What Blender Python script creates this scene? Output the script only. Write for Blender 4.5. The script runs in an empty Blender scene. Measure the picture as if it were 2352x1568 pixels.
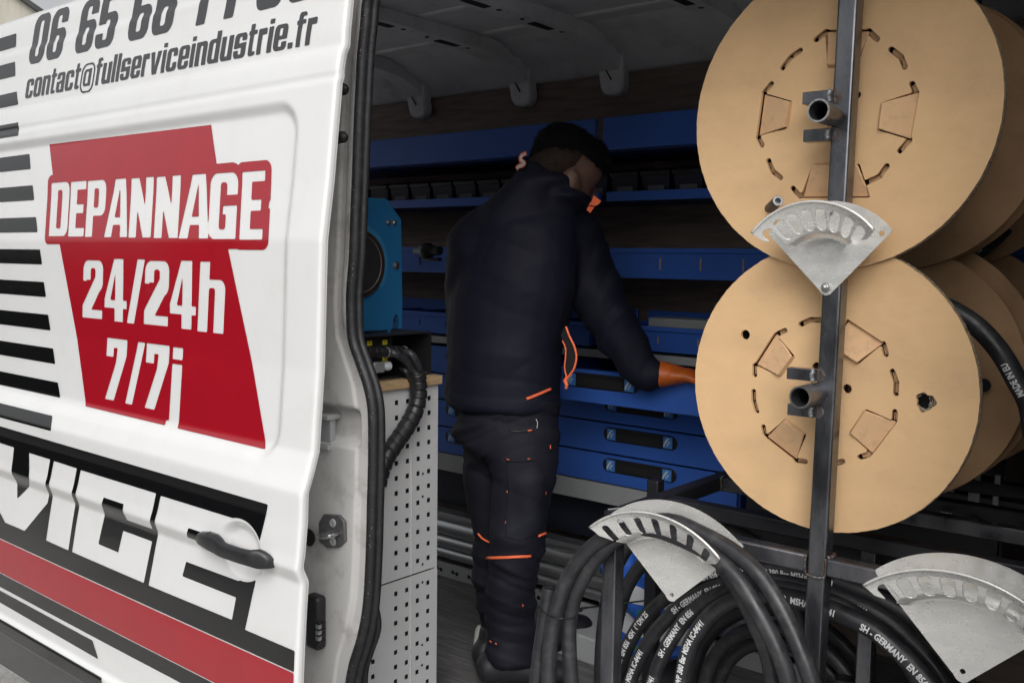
import bpy, bmesh, math, random
import numpy as np
from mathutils import Vector, Matrix, noise
from mathutils.bvhtree import BVHTree
random.seed(7)
S = bpy.context.scene
C = S.collection

# ------------------------------------------------------------------ camera
YAW, PIT, ROL = math.radians(39.8), math.radians(4.88), math.radians(0.8)
CAM = np.array([0, 0, 1.8])
_lev = np.array([math.cos(YAW), math.sin(YAW), 0]); _fh = np.array([-math.sin(YAW), math.cos(YAW), 0])
_fw = _fh * math.cos(PIT) + np.array([0, 0, -math.sin(PIT)])
_up = np.cross(_lev, _fw)
_rt = _lev * math.cos(ROL) + _up * math.sin(ROL)
_u2 = -_lev * math.sin(ROL) + _up * math.cos(ROL)
cd = bpy.data.cameras.new('camera'); cam = bpy.data.objects.new('camera', cd); C.objects.link(cam)
cd.sensor_width = 36; cd.lens = 36 * 2226 / 2352; cd.clip_start = 0.05; cd.clip_end = 2000
m = Matrix.Identity(4)
for i in range(3):
    m[i][0], m[i][1], m[i][2], m[i][3] = _rt[i], _u2[i], -_fw[i], CAM[i]
cam.matrix_world = m
S.camera = cam

# ------------------------------------------------------------------ overcast daylight
W = bpy.data.worlds.new('World'); S.world = W; W.use_nodes = True
wn = W.node_tree; wn.nodes.clear()
sky = wn.nodes.new('ShaderNodeTexSky'); sky.sky_type = 'NISHITA'; sky.sun_disc = False
sky.sun_elevation = math.radians(42); sky.sun_rotation = math.radians(142); sky.dust_density = 6; sky.air_density = 1.2
hs = wn.nodes.new('ShaderNodeHueSaturation'); hs.inputs['Saturation'].default_value = 0.12
bg = wn.nodes.new('ShaderNodeBackground'); bg.inputs['Strength'].default_value = 0.15
wo = wn.nodes.new('ShaderNodeOutputWorld')
wn.links.new(sky.outputs[0], hs.inputs['Color']); wn.links.new(hs.outputs[0], bg.inputs['Color']); wn.links.new(bg.outputs[0], wo.inputs[0])
sd = bpy.data.lights.new('sun', 'SUN'); sd.energy = 1.1; sd.angle = math.radians(60); sd.color = (1, .965, .91)
so = bpy.data.objects.new('sun', sd); C.objects.link(so)
# light comes from behind the camera, high over its right shoulder
_az, _el = math.radians(142), math.radians(42)
_sd = Vector((math.sin(_az) * math.cos(_el), math.cos(_az) * math.cos(_el), math.sin(_el)))
so.rotation_euler = (-_sd).to_track_quat('-Z', 'Y').to_euler(); so.location = _sd * 20
S.view_settings.view_transform = 'Standard'; S.view_settings.look = 'None'
S.view_settings.exposure = 0.0; S.view_settings.gamma = 1; S.view_settings.use_curve_mapping = False
S.render.engine = 'CYCLES'
S.cycles.use_denoising = True
S.cycles.max_bounces = 10; S.cycles.diffuse_bounces = 7; S.cycles.glossy_bounces = 4
S.cycles.sample_clamp_indirect = 4

# ------------------------------------------------------------------ measuring the place (points of the 2352x1568 survey photo onto real planes)
def hit(x, y, ax, v):
    d = _fw + _rt * (x - 1176) / 2226 - _u2 * (y - 784) / 2226
    return CAM + d * ((v - CAM[ax]) / d[ax])
def PX(x, y, v): return Vector(hit(x, y, 0, v))
def PY(x, y, v): return Vector(hit(x, y, 1, v))
def PZ(x, y, v): return Vector(hit(x, y, 2, v))
def crop(ox, oy, s): return lambda x, y: (ox + s * x, oy + s * y)
c1 = crop(0, 0, .375); c2 = crop(0, 551.3, .375); c3 = crop(0, 980.3, .375); c4 = crop(790.2, 0, .375)
c5 = crop(790.2, 514.5, .375); c6 = crop(790.2, 980.3, .375)
r1 = crop(1561.9, 0, .3516); r2 = crop(1561.9, 459.4, .3516); r3 = crop(1561.9, 1017.1, .3516)
h4 = crop(1194.4, 1102.5, .297); p5 = crop(679.9, 826.9, .473); m6 = crop(808.5, 413.5, .2638)
s1 = crop(1984.6, 0, .375); s2 = crop(1984.6, 551.3, .375); s3 = crop(1378.2, 1038.2, .1953)
s4 = crop(1892.7, 1084.2, .1953); s5 = crop(1267.9, 588, .211); s6 = crop(826.9, 459.4, .2696)

# ------------------------------------------------------------------ materials
def lk(nt, a, b): nt.links.new(a, b)
def mat(name, col, rough=.5, metal=0., var=.0, vscale=8., bump=0., bscale=60., coat=0., spec=.5, col2=None, stretch=(1, 1, 1), dirt=None, dirt_amt=.5, dscale=6., rvar=.0, detail=4.):
    M = bpy.data.materials.new(name); M.use_nodes = True; nt = M.node_tree
    b = nt.nodes['Principled BSDF']
    b.inputs['Roughness'].default_value = rough; b.inputs['Metallic'].default_value = metal
    b.inputs['Specular IOR Level'].default_value = spec
    b.inputs['Coat Weight'].default_value = coat; b.inputs['Coat Roughness'].default_value = .03
    b.inputs['Base Color'].default_value = (*col, 1)
    tc = nt.nodes.new('ShaderNodeTexCoord'); mp = nt.nodes.new('ShaderNodeMapping'); mp.inputs['Scale'].default_value = stretch
    lk(nt, tc.outputs['Object'], mp.inputs['Vector'])
    if var or col2 or dirt or rvar:
        n = nt.nodes.new('ShaderNodeTexNoise'); n.inputs['Scale'].default_value = vscale; n.inputs['Detail'].default_value = detail; n.inputs['Roughness'].default_value = .6
        lk(nt, mp.outputs[0], n.inputs['Vector'])
        r = nt.nodes.new('ShaderNodeValToRGB'); r.color_ramp.elements[0].position = .33; r.color_ramp.elements[1].position = .67
        a = tuple(max(0, c * (1 - var)) for c in col); c_ = col2 or tuple(min(1, c * (1 + var)) for c in col)
        r.color_ramp.elements[0].color = (*(col if col2 else a), 1); r.color_ramp.elements[1].color = (*c_, 1)
        lk(nt, n.outputs['Fac'], r.inputs['Fac']); out = r.outputs[0]
        if dirt:
            n2 = nt.nodes.new('ShaderNodeTexNoise'); n2.inputs['Scale'].default_value = dscale; n2.inputs['Detail'].default_value = 8; n2.inputs['Roughness'].default_value = .7
            lk(nt, mp.outputs[0], n2.inputs['Vector'])
            r2_ = nt.nodes.new('ShaderNodeValToRGB'); r2_.color_ramp.elements[0].position = .5; r2_.color_ramp.elements[1].position = .75
            r2_.color_ramp.elements[0].color = (0, 0, 0, 1); r2_.color_ramp.elements[1].color = (dirt_amt,) * 3 + (1,)
            lk(nt, n2.outputs['Fac'], r2_.inputs['Fac'])
            mx = nt.nodes.new('ShaderNodeMix'); mx.data_type = 'RGBA'
            lk(nt, r2_.outputs[0], mx.inputs['Factor']); lk(nt, out, mx.inputs['A']); mx.inputs['B'].default_value = (*dirt, 1)
            out = mx.outputs['Result']
        lk(nt, out, b.inputs['Base Color'])
        if rvar:
            mr = nt.nodes.new('ShaderNodeMapRange'); mr.inputs['To Min'].default_value = max(0, rough - rvar); mr.inputs['To Max'].default_value = min(1, rough + rvar)
            mr.inputs['From Min'].default_value = .3; mr.inputs['From Max'].default_value = .7
            lk(nt, n.outputs['Fac'], mr.inputs['Value']); lk(nt, mr.outputs[0], b.inputs['Roughness'])
    if bump:
        n3 = nt.nodes.new('ShaderNodeTexNoise'); n3.inputs['Scale'].default_value = bscale; n3.inputs['Detail'].default_value = 5
        lk(nt, mp.outputs[0], n3.inputs['Vector'])
        bp = nt.nodes.new('ShaderNodeBump'); bp.inputs['Strength'].default_value = bump; bp.inputs['Distance'].default_value = .004
        lk(nt, n3.outputs['Fac'], bp.inputs['Height']); lk(nt, bp.outputs[0], b.inputs['Normal'])
        if coat: lk(nt, bp.outputs[0], b.inputs['Coat Normal'])
    return M

M = dict(
 white=mat('white_paint', (.70, .705, .71), .12, var=.015, vscale=3, coat=.8, bump=.03, bscale=5, dirt=(.5, .49, .46), dirt_amt=.17, dscale=9),
 film_black=mat('black_film', (.005, .005, .006), .10, bump=.05, bscale=7, coat=.5, spec=.8),
 film_red=mat('red_film', (.33, .006, .016), .12, bump=.05, bscale=7, var=.04, coat=.5, spec=.8),
 film_grey=mat('grey_film', (.030, .030, .033), .12, bump=.04, bscale=7, coat=.5, spec=.8),
 pillar=mat('weathered_white_metal', (.56, .555, .55), .42, var=.05, vscale=5, dirt=(.25, .235, .22), dirt_amt=.75, dscale=11, bump=.12, bscale=30),
 rubber=mat('black_rubber', (.009, .009, .011), .55, bump=.25, bscale=160, dirt=(.08, .08, .085), dirt_amt=.3, dscale=60, rvar=.1),
 blackplastic=mat('black_plastic', (.014, .014, .016), .42, bump=.1, bscale=250, rvar=.08),
 hplastic=mat('handle_plastic', (.018, .019, .021), .34, bump=.15, bscale=600),
 roofpaint=mat('grey_primer', (.72, .73, .76), .45, var=.08, vscale=4, dirt=(.12, .12, .13), dirt_amt=.4, dscale=5),
 ply=mat('brown_plywood', (.215, .165, .14), .6, var=.25, vscale=9, stretch=(.6, 4, 6), bump=.1, bscale=40),
 floorply=mat('worn_plywood_floor', (.13, .127, .127), .62, var=.35, vscale=10, stretch=(.7, 8, 3), bump=.4, bscale=26, dirt=(.02, .02, .02), dirt_amt=.8, dscale=14),
 blue=mat('blue_paint', (.038, .118, .46), .33, var=.05, vscale=6, bump=.05, bscale=300),
 dblue=mat('dark_blue_metal', (.012, .035, .16), .5, var=.1),
 navydark=mat('dark_navy_plastic', (.012, .014, .028), .5, var=.2, vscale=12),
 emblem=mat('pale_blue_emblem', (.055, .22, .60), .4, var=.05),
 emark=mat('white_emblem_print', (.55, .6, .62), .5, var=.05),
 greymetal=mat('grey_painted_steel', (.34, .35, .36), .4, var=.05, vscale=5, dirt=(.2, .2, .2), dirt_amt=.4),
 peg=mat('light_grey_perforated_steel', (.50, .505, .515), .38, var=.03, vscale=4, dirt=(.35, .34, .33), dirt_amt=.35, dscale=8, bump=.04, bscale=200),
 binmark=mat('grey_bin_moulding', (.10, .105, .12), .5, var=.2, vscale=30),
 dark=mat('dark_void', (.008, .008, .010), .7, var=.3),
 alu=mat('aluminium_profile', (.55, .56, .57), .28, metal=.85, var=.08, stretch=(.3, 4, 4), vscale=30, bump=.05, bscale=50),
 wood=mat('multiplex_edge', (.36, .25, .14), .55, var=.25, vscale=16, stretch=(1, 2, 14), bump=.1, bscale=60),
 mach=mat('sky_blue_machine_paint', (.014, .105, .24), .3, var=.05, vscale=6, bump=.06, bscale=120),
 mach2=mat('light_blue_arc', (.03, .15, .30), .35, var=.05),
 ring=mat('rusty_dark_steel', (.04, .022, .018), .45, metal=.4, var=.4, vscale=14),
 steel=mat('bright_zinc_bolt', (.5, .5, .5), .28, metal=1., var=.15, vscale=60, bump=.2, bscale=200),
 rawsteel=mat('raw_mill_scale_steel', (.17, .176, .195), .30, metal=.85, var=.4, vscale=7, stretch=(2, 2, .7), dirt=(.24, .16, .11), dirt_amt=.35, dscale=7, bump=.08, bscale=90, rvar=.12),
 burnt=mat('heat_tinted_weld', (.10, .065, .05), .45, metal=.7, var=.5, vscale=60, bump=.5, bscale=150, col2=(.17, .165, .17)),
 pipein=mat('pipe_bore', (.02, .02, .022), .6, var=.4, vscale=40),
 card=mat('kraft_cardboard', (.71, .47, .256), .82, var=.04, vscale=24, stretch=(1, 1, 1.6), bump=.08, bscale=420, dirt=(.44, .29, .17), dirt_amt=.6, dscale=6, spec=.25, detail=9),
 card2=mat('kraft_tab', (.67, .43, .245), .8, var=.05, vscale=12, bump=.08, bscale=300, dirt=(.25, .17, .11), dirt_amt=.4, dscale=55, spec=.25),
 cardedge=mat('corrugated_edge', (.30, .25, .19), .9, var=.5, vscale=90, stretch=(3, .6, 3), bump=.6, bscale=260),
 cardin=mat('cardboard_shaded_side', (.55, .34, .185), .85, var=.08, vscale=10, bump=.15, bscale=160, dirt=(.2, .13, .08), dirt_amt=.5, dscale=4),  # kraft tone darkened, the shade of the inner faces is in the colour
 galv=mat('galvanised_steel', (.88, .88, .86), .27, metal=.55, var=.10, vscale=14, dirt=(.55, .54, .51), dirt_amt=.14, dscale=14, bump=.05, bscale=25, rvar=.08, detail=8, stretch=(1, 1, 2.5)),
 hose=mat('black_hose_rubber', (.024, .025, .029), .42, var=.3, vscale=30, bump=.12, bscale=90, dirt=(.13, .13, .13), dirt_amt=.4, dscale=26, rvar=.12),
 hoseprint=mat('white_hose_print', (.72, .73, .74), .6, var=.12, vscale=140),
 jacket=mat('navy_softshell', (.0055, .0065, .0165), .72, var=.12, vscale=10, bump=.12, bscale=320, spec=.3),
 trouser=mat('dark_work_trouser', (.0085, .009, .0165), .75, var=.15, vscale=9, bump=.15, bscale=360, spec=.3),
 trouser2=mat('black_stretch_panel', (.006, .006, .011), .7, var=.15, vscale=9, bump=.15, bscale=360, spec=.3),
 orange=mat('orange_piping', (.85, .16, .06), .6, var=.05),
 reflect=mat('silver_reflective_tape', (.55, .53, .5), .45, var=.15, vscale=50),
 glove=mat('orange_nitrile_glove', (.55, .115, .012), .42, var=.12, vscale=40, bump=.35, bscale=120),
 skin=mat('skin', (.14, .078, .058), .5, var=.06, vscale=20, bump=.08, bscale=160),
 brownfab=mat('dark_hedge_leaf', (.02, .028, .014), .8, var=.4, vscale=3),
 hair=mat('dark_hair', (.005, .005, .006), .85, spec=.15, var=.4, vscale=60, stretch=(1, 1, 3), bump=.6, bscale=140),
 stubble=mat('clipped_hair', (.030, .020, .016), .85, var=.3, vscale=120, spec=.2),
 shoe=mat('worn_shoe', (.02, .02, .024), .5, var=.3, vscale=30),
 shoelight=mat('pale_shoe_panel', (.45, .45, .42), .6, var=.2, vscale=20),
 asphalt=mat('pale_concrete_yard', (.30, .295, .285), .85, var=.25, vscale=40, bump=.4, bscale=120, dirt=(.09, .085, .08), dirt_amt=.5, dscale=1.5),
 render_wall=mat('stained_rendered_wall', (.42, .40, .345), .85, var=.12, vscale=1.2, stretch=(3, 3, .25), dirt=(.27, .25, .21), dirt_amt=.6, dscale=2.2, bump=.15, bscale=20),
 roofdark=mat('dark_roof_trim', (.03, .03, .033), .6, var=.2),
 leaf=mat('leaf_green', (.055, .075, .022), .55, var=.35, vscale=4),
 bark=mat('grey_bark', (.10, .085, .065), .85, var=.3, vscale=20, bump=.4, bscale=40),
 hedge=mat('far_foliage', (.035, .05, .02), .8, var=.4, vscale=1.5, bump=.6, bscale=6),
 glass=mat('far_window_glass', (.03, .035, .04), .08, var=.1),
 yellow=mat('yellow_tag', (.62, .55, .03), .5, var=.06),
 silverplug=mat('cast_grey_plug', (.30, .31, .33), .42, metal=.4, var=.2, vscale=30),
 bagblue=mat('blue_printed_film', (.02, .10, .45), .35, var=.1, bump=.6, bscale=22),
 bagwhite=mat('white_printed_film', (.5, .52, .55), .35, var=.1, bump=.6, bscale=22),
 baggreen=mat('green_print', (.03, .22, .10), .4, var=.1),
 blacksteel=mat('black_painted_steel', (.020, .021, .026), .38, var=.25, vscale=12, bump=.05, bscale=60, rvar=.1),
)

# ------------------------------------------------------------------ mesh helpers
class MB:
    def __init__(s): s.v = []; s.f = []
    def add(s, vs, fs):
        o = len(s.v); s.v += [tuple(map(float, v)) for v in vs]; s.f += [tuple(i + o for i in f) for f in fs]; return s
    def box(s, a, b):
        x0, y0, z0 = a; x1, y1, z1 = b
        if x0 > x1: x0, x1 = x1, x0
        if y0 > y1: y0, y1 = y1, y0
        if z0 > z1: z0, z1 = z1, z0
        return s.add([(x0, y0, z0), (x1, y0, z0), (x1, y1, z0), (x0, y1, z0), (x0, y0, z1), (x1, y0, z1), (x1, y1, z1), (x0, y1, z1)],
                     [(0, 3, 2, 1), (4, 5, 6, 7), (0, 1, 5, 4), (1, 2, 6, 5), (2, 3, 7, 6), (3, 0, 4, 7)])
    def beam(s, p, q, w, h, up=(0, 0, 1)):
        p, q = Vector(p), Vector(q); d = (q - p).normalized(); u = Vector(up); a = d.cross(u).normalized(); b = a.cross(d).normalized()
        vs = []
        for e in (p, q):
            for i, j in ((-1, -1), (1, -1), (1, 1), (-1, 1)): vs.append(e + a * i * w / 2 + b * j * h / 2)
        return s.add(vs, [(0, 1, 2, 3), (7, 6, 5, 4), (0, 4, 5, 1), (1, 5, 6, 2), (2, 6, 7, 3), (3, 7, 4, 0)])
    def tube(s, path, r, n=14, flat=None, cap=True, rings=None):
        P = [Vector(p) for p in path]; N = len(P); R = r if hasattr(r, '__len__') else [r] * N
        t0 = (P[1] - P[0]).normalized(); ref = Vector((0, 0, 1)) if abs(t0.z) < .9 else Vector((1, 0, 0))
        nrm = t0.cross(ref).normalized(); vs = []
        for i in range(N):
            t = (P[min(i + 1, N - 1)] - P[max(i - 1, 0)]).normalized()
            nrm = (nrm - t * nrm.dot(t)).normalized(); b = t.cross(nrm)
            for k in range(n):
                a = 2 * math.pi * k / n
                vs.append(P[i] + nrm * math.cos(a) * R[i] * (flat[0] if flat else 1) + b * math.sin(a) * R[i] * (flat[1] if flat else 1))
        fs = [(i * n + k, i * n + (k + 1) % n, (i + 1) * n + (k + 1) % n, (i + 1) * n + k) for i in range(N - 1) for k in range(n)]
        if cap: fs += [tuple(range(n))[::-1], tuple((N - 1) * n + k for k in range(n))]
        return s.add(vs, fs)
    def pipe(s, p, q, ro, ri, n=32):
        p, q = Vector(p), Vector(q); t = (q - p).normalized(); ref = Vector((0, 0, 1)) if abs(t.z) < .9 else Vector((1, 0, 0))
        a = t.cross(ref).normalized(); b = t.cross(a); vs = []
        for e, r in ((p, ro), (q, ro), (q, ri), (p, ri)):
            for k in range(n):
                g = 2 * math.pi * k / n; vs.append(e + a * math.cos(g) * r + b * math.sin(g) * r)
        fs = [(j * n + k, j * n + (k + 1) % n, ((j + 1) % 4) * n + (k + 1) % n, ((j + 1) % 4) * n + k) for j in range(4) for k in range(n)]
        return s.add(vs, fs)
    def lathe(s, c, ax, prof, n=32):
        """prof = (distance along axis, radius)"""
        c = Vector(c); t = Vector(ax).normalized(); ref = Vector((0, 0, 1)) if abs(t.z) < .9 else Vector((1, 0, 0))
        a = t.cross(ref).normalized(); b = t.cross(a); vs = []
        for d, r in prof:
            for k in range(n):
                g = 2 * math.pi * k / n; vs.append(c + t * d + a * math.cos(g) * r + b * math.sin(g) * r)
        m_ = len(prof)
        fs = [(j * n + k, j * n + (k + 1) % n, (j + 1) * n + (k + 1) % n, (j + 1) * n + k) for j in range(m_ - 1) for k in range(n)]
        return s.add(vs, fs)
    def prism(s, pts, off):
        """pts: planar loop of 3D points, off: extrusion vector"""
        n = len(pts); o = Vector(off); P = [Vector(p) for p in pts]
        return s.add(P + [p + o for p in P], [tuple(range(n))[::-1], tuple(range(n, 2 * n))] + [(k, (k + 1) % n, n + (k + 1) % n, n + k) for k in range(n)])

def obj(name, mb, m_, parent=None, smooth=False, bevel=0, segs=2, angle=35, solid=0, fix=True, offset=0):
    me = bpy.data.meshes.new(name); me.from_pydata(mb.v, [], mb.f); me.validate(); me.materials.append(M[m_] if isinstance(m_, str) else m_)
    if fix:
        b = bmesh.new(); b.from_mesh(me); bmesh.ops.remove_doubles(b, verts=b.verts, dist=1e-6); bmesh.ops.recalc_face_normals(b, faces=b.faces); b.to_mesh(me); b.free()
    o = bpy.data.objects.new(name, me); C.objects.link(o)
    if parent: o.parent = parent
    if solid:
        md = o.modifiers.new('solid', 'SOLIDIFY'); md.thickness = solid; md.offset = offset
    if bevel:
        md = o.modifiers.new('bevel', 'BEVEL'); md.width = bevel; md.segments = segs; md.limit_method = 'ANGLE'; md.angle_limit = math.radians(40); md.harden_normals = False
    if smooth or bevel:
        for p in me.polygons: p.use_smooth = True
        if angle < 180:
            try:
                me.set_sharp_from_angle(angle=math.radians(angle))
            except Exception: pass
    return o
def empty(name, loc, label=None, cat=None, group=None, kind=None):
    o = bpy.data.objects.new(name, None); C.objects.link(o); o.empty_display_size = .1
    o['_l'] = 0; del o['_l']
    return tag(o, label, cat, group, kind)
def tag(o, label=None, cat=None, group=None, kind=None):
    if label: o['label'] = label
    if cat: o['category'] = cat
    if group: o['group'] = group
    if kind: o['kind'] = kind
    return o
def spline(P, n=8):
    """Catmull-Rom through the points"""
    P = [Vector(p) for p in P]; P = [P[0] * 2 - P[1]] + P + [P[-1] * 2 - P[-2]]; out = []
    for i in range(1, len(P) - 2):
        for k in range(n):
            t = k / n; a, b, c, d = P[i - 1:i + 3]
            out.append(.5 * ((2 * b) + (c - a) * t + (2 * a - 5 * b + 4 * c - d) * t * t + (3 * b - a - 3 * c + d) * t ** 3))
    return out + [P[-2]]

# signed-distance shapes for lettering and cut sheet metal
def sR(U, V, x0, y0, x1, y1, r=0):
    hx, hy = (x1 - x0) / 2, (y1 - y0) / 2; r = min(r, hx * .999, hy * .999)
    qx = np.abs(U - (x0 + x1) / 2) - hx + r; qy = np.abs(V - (y0 + y1) / 2) - hy + r
    return np.hypot(np.maximum(qx, 0), np.maximum(qy, 0)) + np.minimum(np.maximum(qx, qy), 0) - r
def sP(U, V, pts):
    d = np.full(U.shape, 1e9); ins = np.zeros(U.shape, bool); n = len(pts)
    for i in range(n):
        ax, ay = pts[i]; bx, by = pts[(i + 1) % n]; ex, ey = bx - ax, by - ay; L = ex * ex + ey * ey or 1e-12
        t = np.clip(((U - ax) * ex + (V - ay) * ey) / L, 0, 1); d = np.minimum(d, np.hypot(U - ax - t * ex, V - ay - t * ey))
        c = ((ay > V) != (by > V)) & (U < (bx - ax) * (V - ay) / (by - ay if by != ay else 1e-12) + ax); ins ^= c
    return np.where(ins, -d, d)
def sL(U, V, pts, w):
    d = np.full(U.shape, 1e9)
    for (ax, ay), (bx, by) in zip(pts, pts[1:]):
        ex, ey = bx - ax, by - ay; L = ex * ex + ey * ey or 1e-12
        t = np.clip(((U - ax) * ex + (V - ay) * ey) / L, 0, 1); d = np.minimum(d, np.hypot(U - ax - t * ex, V - ay - t * ey))
    return d - w / 2
def sC(U, V, x, y, r): return np.hypot(U - x, V - y) - r

def sheet(fn, x0, y0, x1, y1, h, merge=True, run=12):
    """marching squares over fn<0 -> (verts2d, faces)"""
    nx, ny = int(math.ceil((x1 - x0) / h)), int(math.ceil((y1 - y0) / h))
    xs = x0 + np.arange(nx + 1) * h; ys = y0 + np.arange(ny + 1) * h
    U, V = np.meshgrid(xs, ys); D = fn(U, V); I = D < 0
    full = I[:-1, :-1] & I[1:, :-1] & I[:-1, 1:] & I[1:, 1:]; anyc = I[:-1, :-1] | I[1:, :-1] | I[:-1, 1:] | I[1:, 1:]
    vs = []; key = {}; fs = []
    def cv(i, j):
        k = (i, j)
        if k not in key: key[k] = len(vs); vs.append((xs[i], ys[j]))
        return key[k]
    def ev(i, j, i2, j2):
        k = (i, j, i2, j2) if (i, j) < (i2, j2) else (i2, j2, i, j)
        if k not in key:
            a, b = D[j, i], D[j2, i2]; t = a / (a - b); t = min(max(t, .02), .98)
            key[k] = len(vs); vs.append((xs[i] + (xs[i2] - xs[i]) * t, ys[j] + (ys[j2] - ys[j]) * t))
        return key[k]
    for j in range(ny):
        row = full[j]; i = 0; idx = np.nonzero(anyc[j])[0]; done = -1
        for i in idx:
            if i <= done: continue
            if row[i]:
                e = i
                if merge:
                    while e + 1 < nx and row[e + 1] and e - i < run: e += 1
                fs.append((cv(i, j), cv(e + 1, j), cv(e + 1, j + 1), cv(i, j + 1))); done = e
            else:
                cs = ((i, j), (i + 1, j), (i + 1, j + 1), (i, j + 1)); poly = []
                for a in range(4):
                    p, q = cs[a], cs[(a + 1) % 4]; ip, iq = I[p[1], p[0]], I[q[1], q[0]]
                    if ip: poly.append(cv(*p))
                    if ip != iq: poly.append(ev(*p, *q))
                if len(poly) > 2: fs.append(tuple(poly))
    return vs, fs

# condensed poster lettering, unit box glyphs: + / - boxes (R) and polygons (P); last R value = corner radius as share of height
T, B, X = .385, .145, .77
G = {
 'D': [('+R', 0, 0, 1, 1, .16), ('+R', 0, 0, .5, 1, 0), ('-R', T, B, 1 - T, 1 - B, .04)],
 'E': [('+R', 0, 0, 1, 1, 0), ('-R', T + .06, B + .01, 2, .42, 0), ('-R', T + .06, .58, 2, 1 - B - .01, 0), ('-R', .88, .3, 2, .7, 0)],
 'P': [('+R', 0, 0, T, 1, 0), ('+R', 0, .37, 1, 1, .16), ('+R', 0, .37, .5, 1, 0), ('-R', T, .37 + B, 1 - T, 1 - B, .04)],
 'A': [('+P', (0, 0), (.28, 1), (.72, 1), (1, 0)), ('-P', (.30, -.1), (.35, .21), (.65, .21), (.70, -.1)), ('-P', (.385, .34), (.5, .86), (.615, .34))],
 'N': [('+R', 0, 0, .34, 1, 0), ('+R', .66, 0, 1, 1, 0), ('+P', (0, 1), (.36, 1), (1, 0), (.64, 0))],
 'G': [('+R', 0, 0, 1, 1, .18), ('-R', T, B, 1 - T, 1 - B, .05), ('-R', .5, .50, 2, .66, 0), ('+R', .5, .37, 1, .50, 0), ('+R', 1 - T, .05, 1, .5, 0), ('+R', .8, 0, 1, .4, 0)],
 '2': [('+R', 0, .46, 1, 1, .17), ('-R', T, .3, 1 - T, 1 - B + .01, .05), ('-R', -.1, .4, T + .01, .64, 0), ('-R', .2, .4, .7, .66, 0), ('+P', (1 - T, .72), (1, .72), (1, .60), (.42, .12), (0, .12), (0, .22)), ('+R', 0, 0, 1, .15, 0)],
 '4': [('+P', (0, .22), (0, .36), (.42, 1), (.84, 1), (.84, .22)), ('+R', .46, 0, .84, .5, 0), ('+R', 0, .21, 1, .34, 0), ('-P', (.27, .34), (.48, .76), (.48, .34))],
 '/': [('+P', (0, 0), (.42, 0), (1, 1), (.58, 1))],
 'h': [('+R', 0, .2, 1, X - .02, .15), ('-R', T, -1, 1 - T, X - .14, .04), ('+R', 1 - T, 0, 1, .5, 0), ('+R', 0, 0, T, 1, 0)],
 '7': [('+R', 0, .85, 1, 1, 0), ('+R', 0, .70, .36, 1, 0), ('+P', (.55, .9), (1, .9), (1, .74), (.50, 0), (.06, 0), (.5, .62))],
 '0': [('+R', 0, 0, 1, 1, .22), ('-R', T, .14, 1 - T, .86, .05)],
 '6': [('+R', 0, 0, 1, 1, .22), ('-R', T, .14, 1 - T, .86, .05), ('-R', .55, .40, 2, .70, 0), ('+R', .02, .0, 1, .60, .18), ('-R', T, .14, 1 - T, .47, .05)],
 '5': [('+R', 0, .86, 1, 1, 0), ('+R', 0, .46, T, 1, 0), ('+R', 0, 0, 1, .64, .18), ('-R', T, .14, 1 - T, .51, .05), ('-R', -.1, .27, T, .45, 0)],
 '1': [('+R', 0, 0, 1, 1, 0)],
 'o': [('+R', 0, 0, 1, X, .16), ('-R', T, .12, 1 - T, X - .12, .04)],
 'c': [('+R', 0, 0, 1, X, .16), ('-R', T, .12, 1 - T, X - .12, .04), ('-R', .5, .28, 2, .49, 0)],
 'n': [('+R', 0, .2, 1, X, .15), ('-R', T, -1, 1 - T, X - .13, .04), ('+R', 1 - T, 0, 1, .5, 0), ('+R', 0, 0, T, X, 0)],
 't': [('+R', .16, .04, .64, .97, 0), ('+R', 0, X - .12, 1, X, 0), ('+R', .16, 0, 1, .3, .1), ('-R', .64, .12, 2, .4, 0)],
 'a': [('+R', 0, 0, 1, X, .14), ('-R', T, .10, 1 - T, .34, .03), ('-R', T, .45, 1 - T, X - .11, .03), ('-R', -.1, .42, T, .52, 0), ('+R', 1 - T, 0, 1, .6, 0)],
 '@': [('+R', 0, -.2, 1, X + .12, .34), ('-R', .09, -.14, .91, X + .06, .3), ('+R', .2, .04, .72, X - .1, .16), ('-R', .36, .13, .56, X - .19, .06), ('+R', .62, .04, .76, X - .08, 0)],
 'f': [('+R', .16, 0, .64, .8, 0), ('+R', .16, .4, 1, 1, .1), ('-R', .64, -1, 2, .88, 0), ('+R', 0, X - .12, 1, X, 0)],
 'u': [('+R', 0, 0, 1, .5, .15), ('-R', T, .13, 1 - T, 2, .04), ('+R', 0, .22, T, X, 0), ('+R', 1 - T, 0, 1, X, 0)],
 'l': [('+R', 0, 0, 1, 1, 0)],
 'i': [('+R', 0, 0, 1, X, 0), ('+R', 0, .86, 1, 1, 0)],
 's': [('+R', 0, 0, 1, X, .15), ('-R', T, .45, 1 - T, X - .11, .03), ('-R', T, .11, 1 - T, .32, .03), ('-R', .55, .46, 2, .53, 0), ('-R', -1, .24, .45, .31, 0)],
 'e': [('+R', 0, 0, 1, X, .16), ('-R', T, .11, 1 - T, .32, .03), ('-R', T, .43, 1 - T, X - .11, .03), ('-R', .6, .24, 2, .32, 0)],
 'r': [('+R', 0, 0, .5, X, 0), ('+R', .1, .46, 1, X, .06), ('-R', .5, -1, 2, .58, 0)],
 'v': [('+P', (0, X), (.36, X), (.5, .22), (.64, X), (1, X), (.70, 0), (.30, 0))],
 'd': [('+R', 0, 0, 1, X, .15), ('-R', T, .12, 1 - T, X - .12, .04), ('+R', 1 - T, 0, 1, 1, 0)],
 '.': [('+R', 0, 0, 1, .17, 0)],
}
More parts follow.
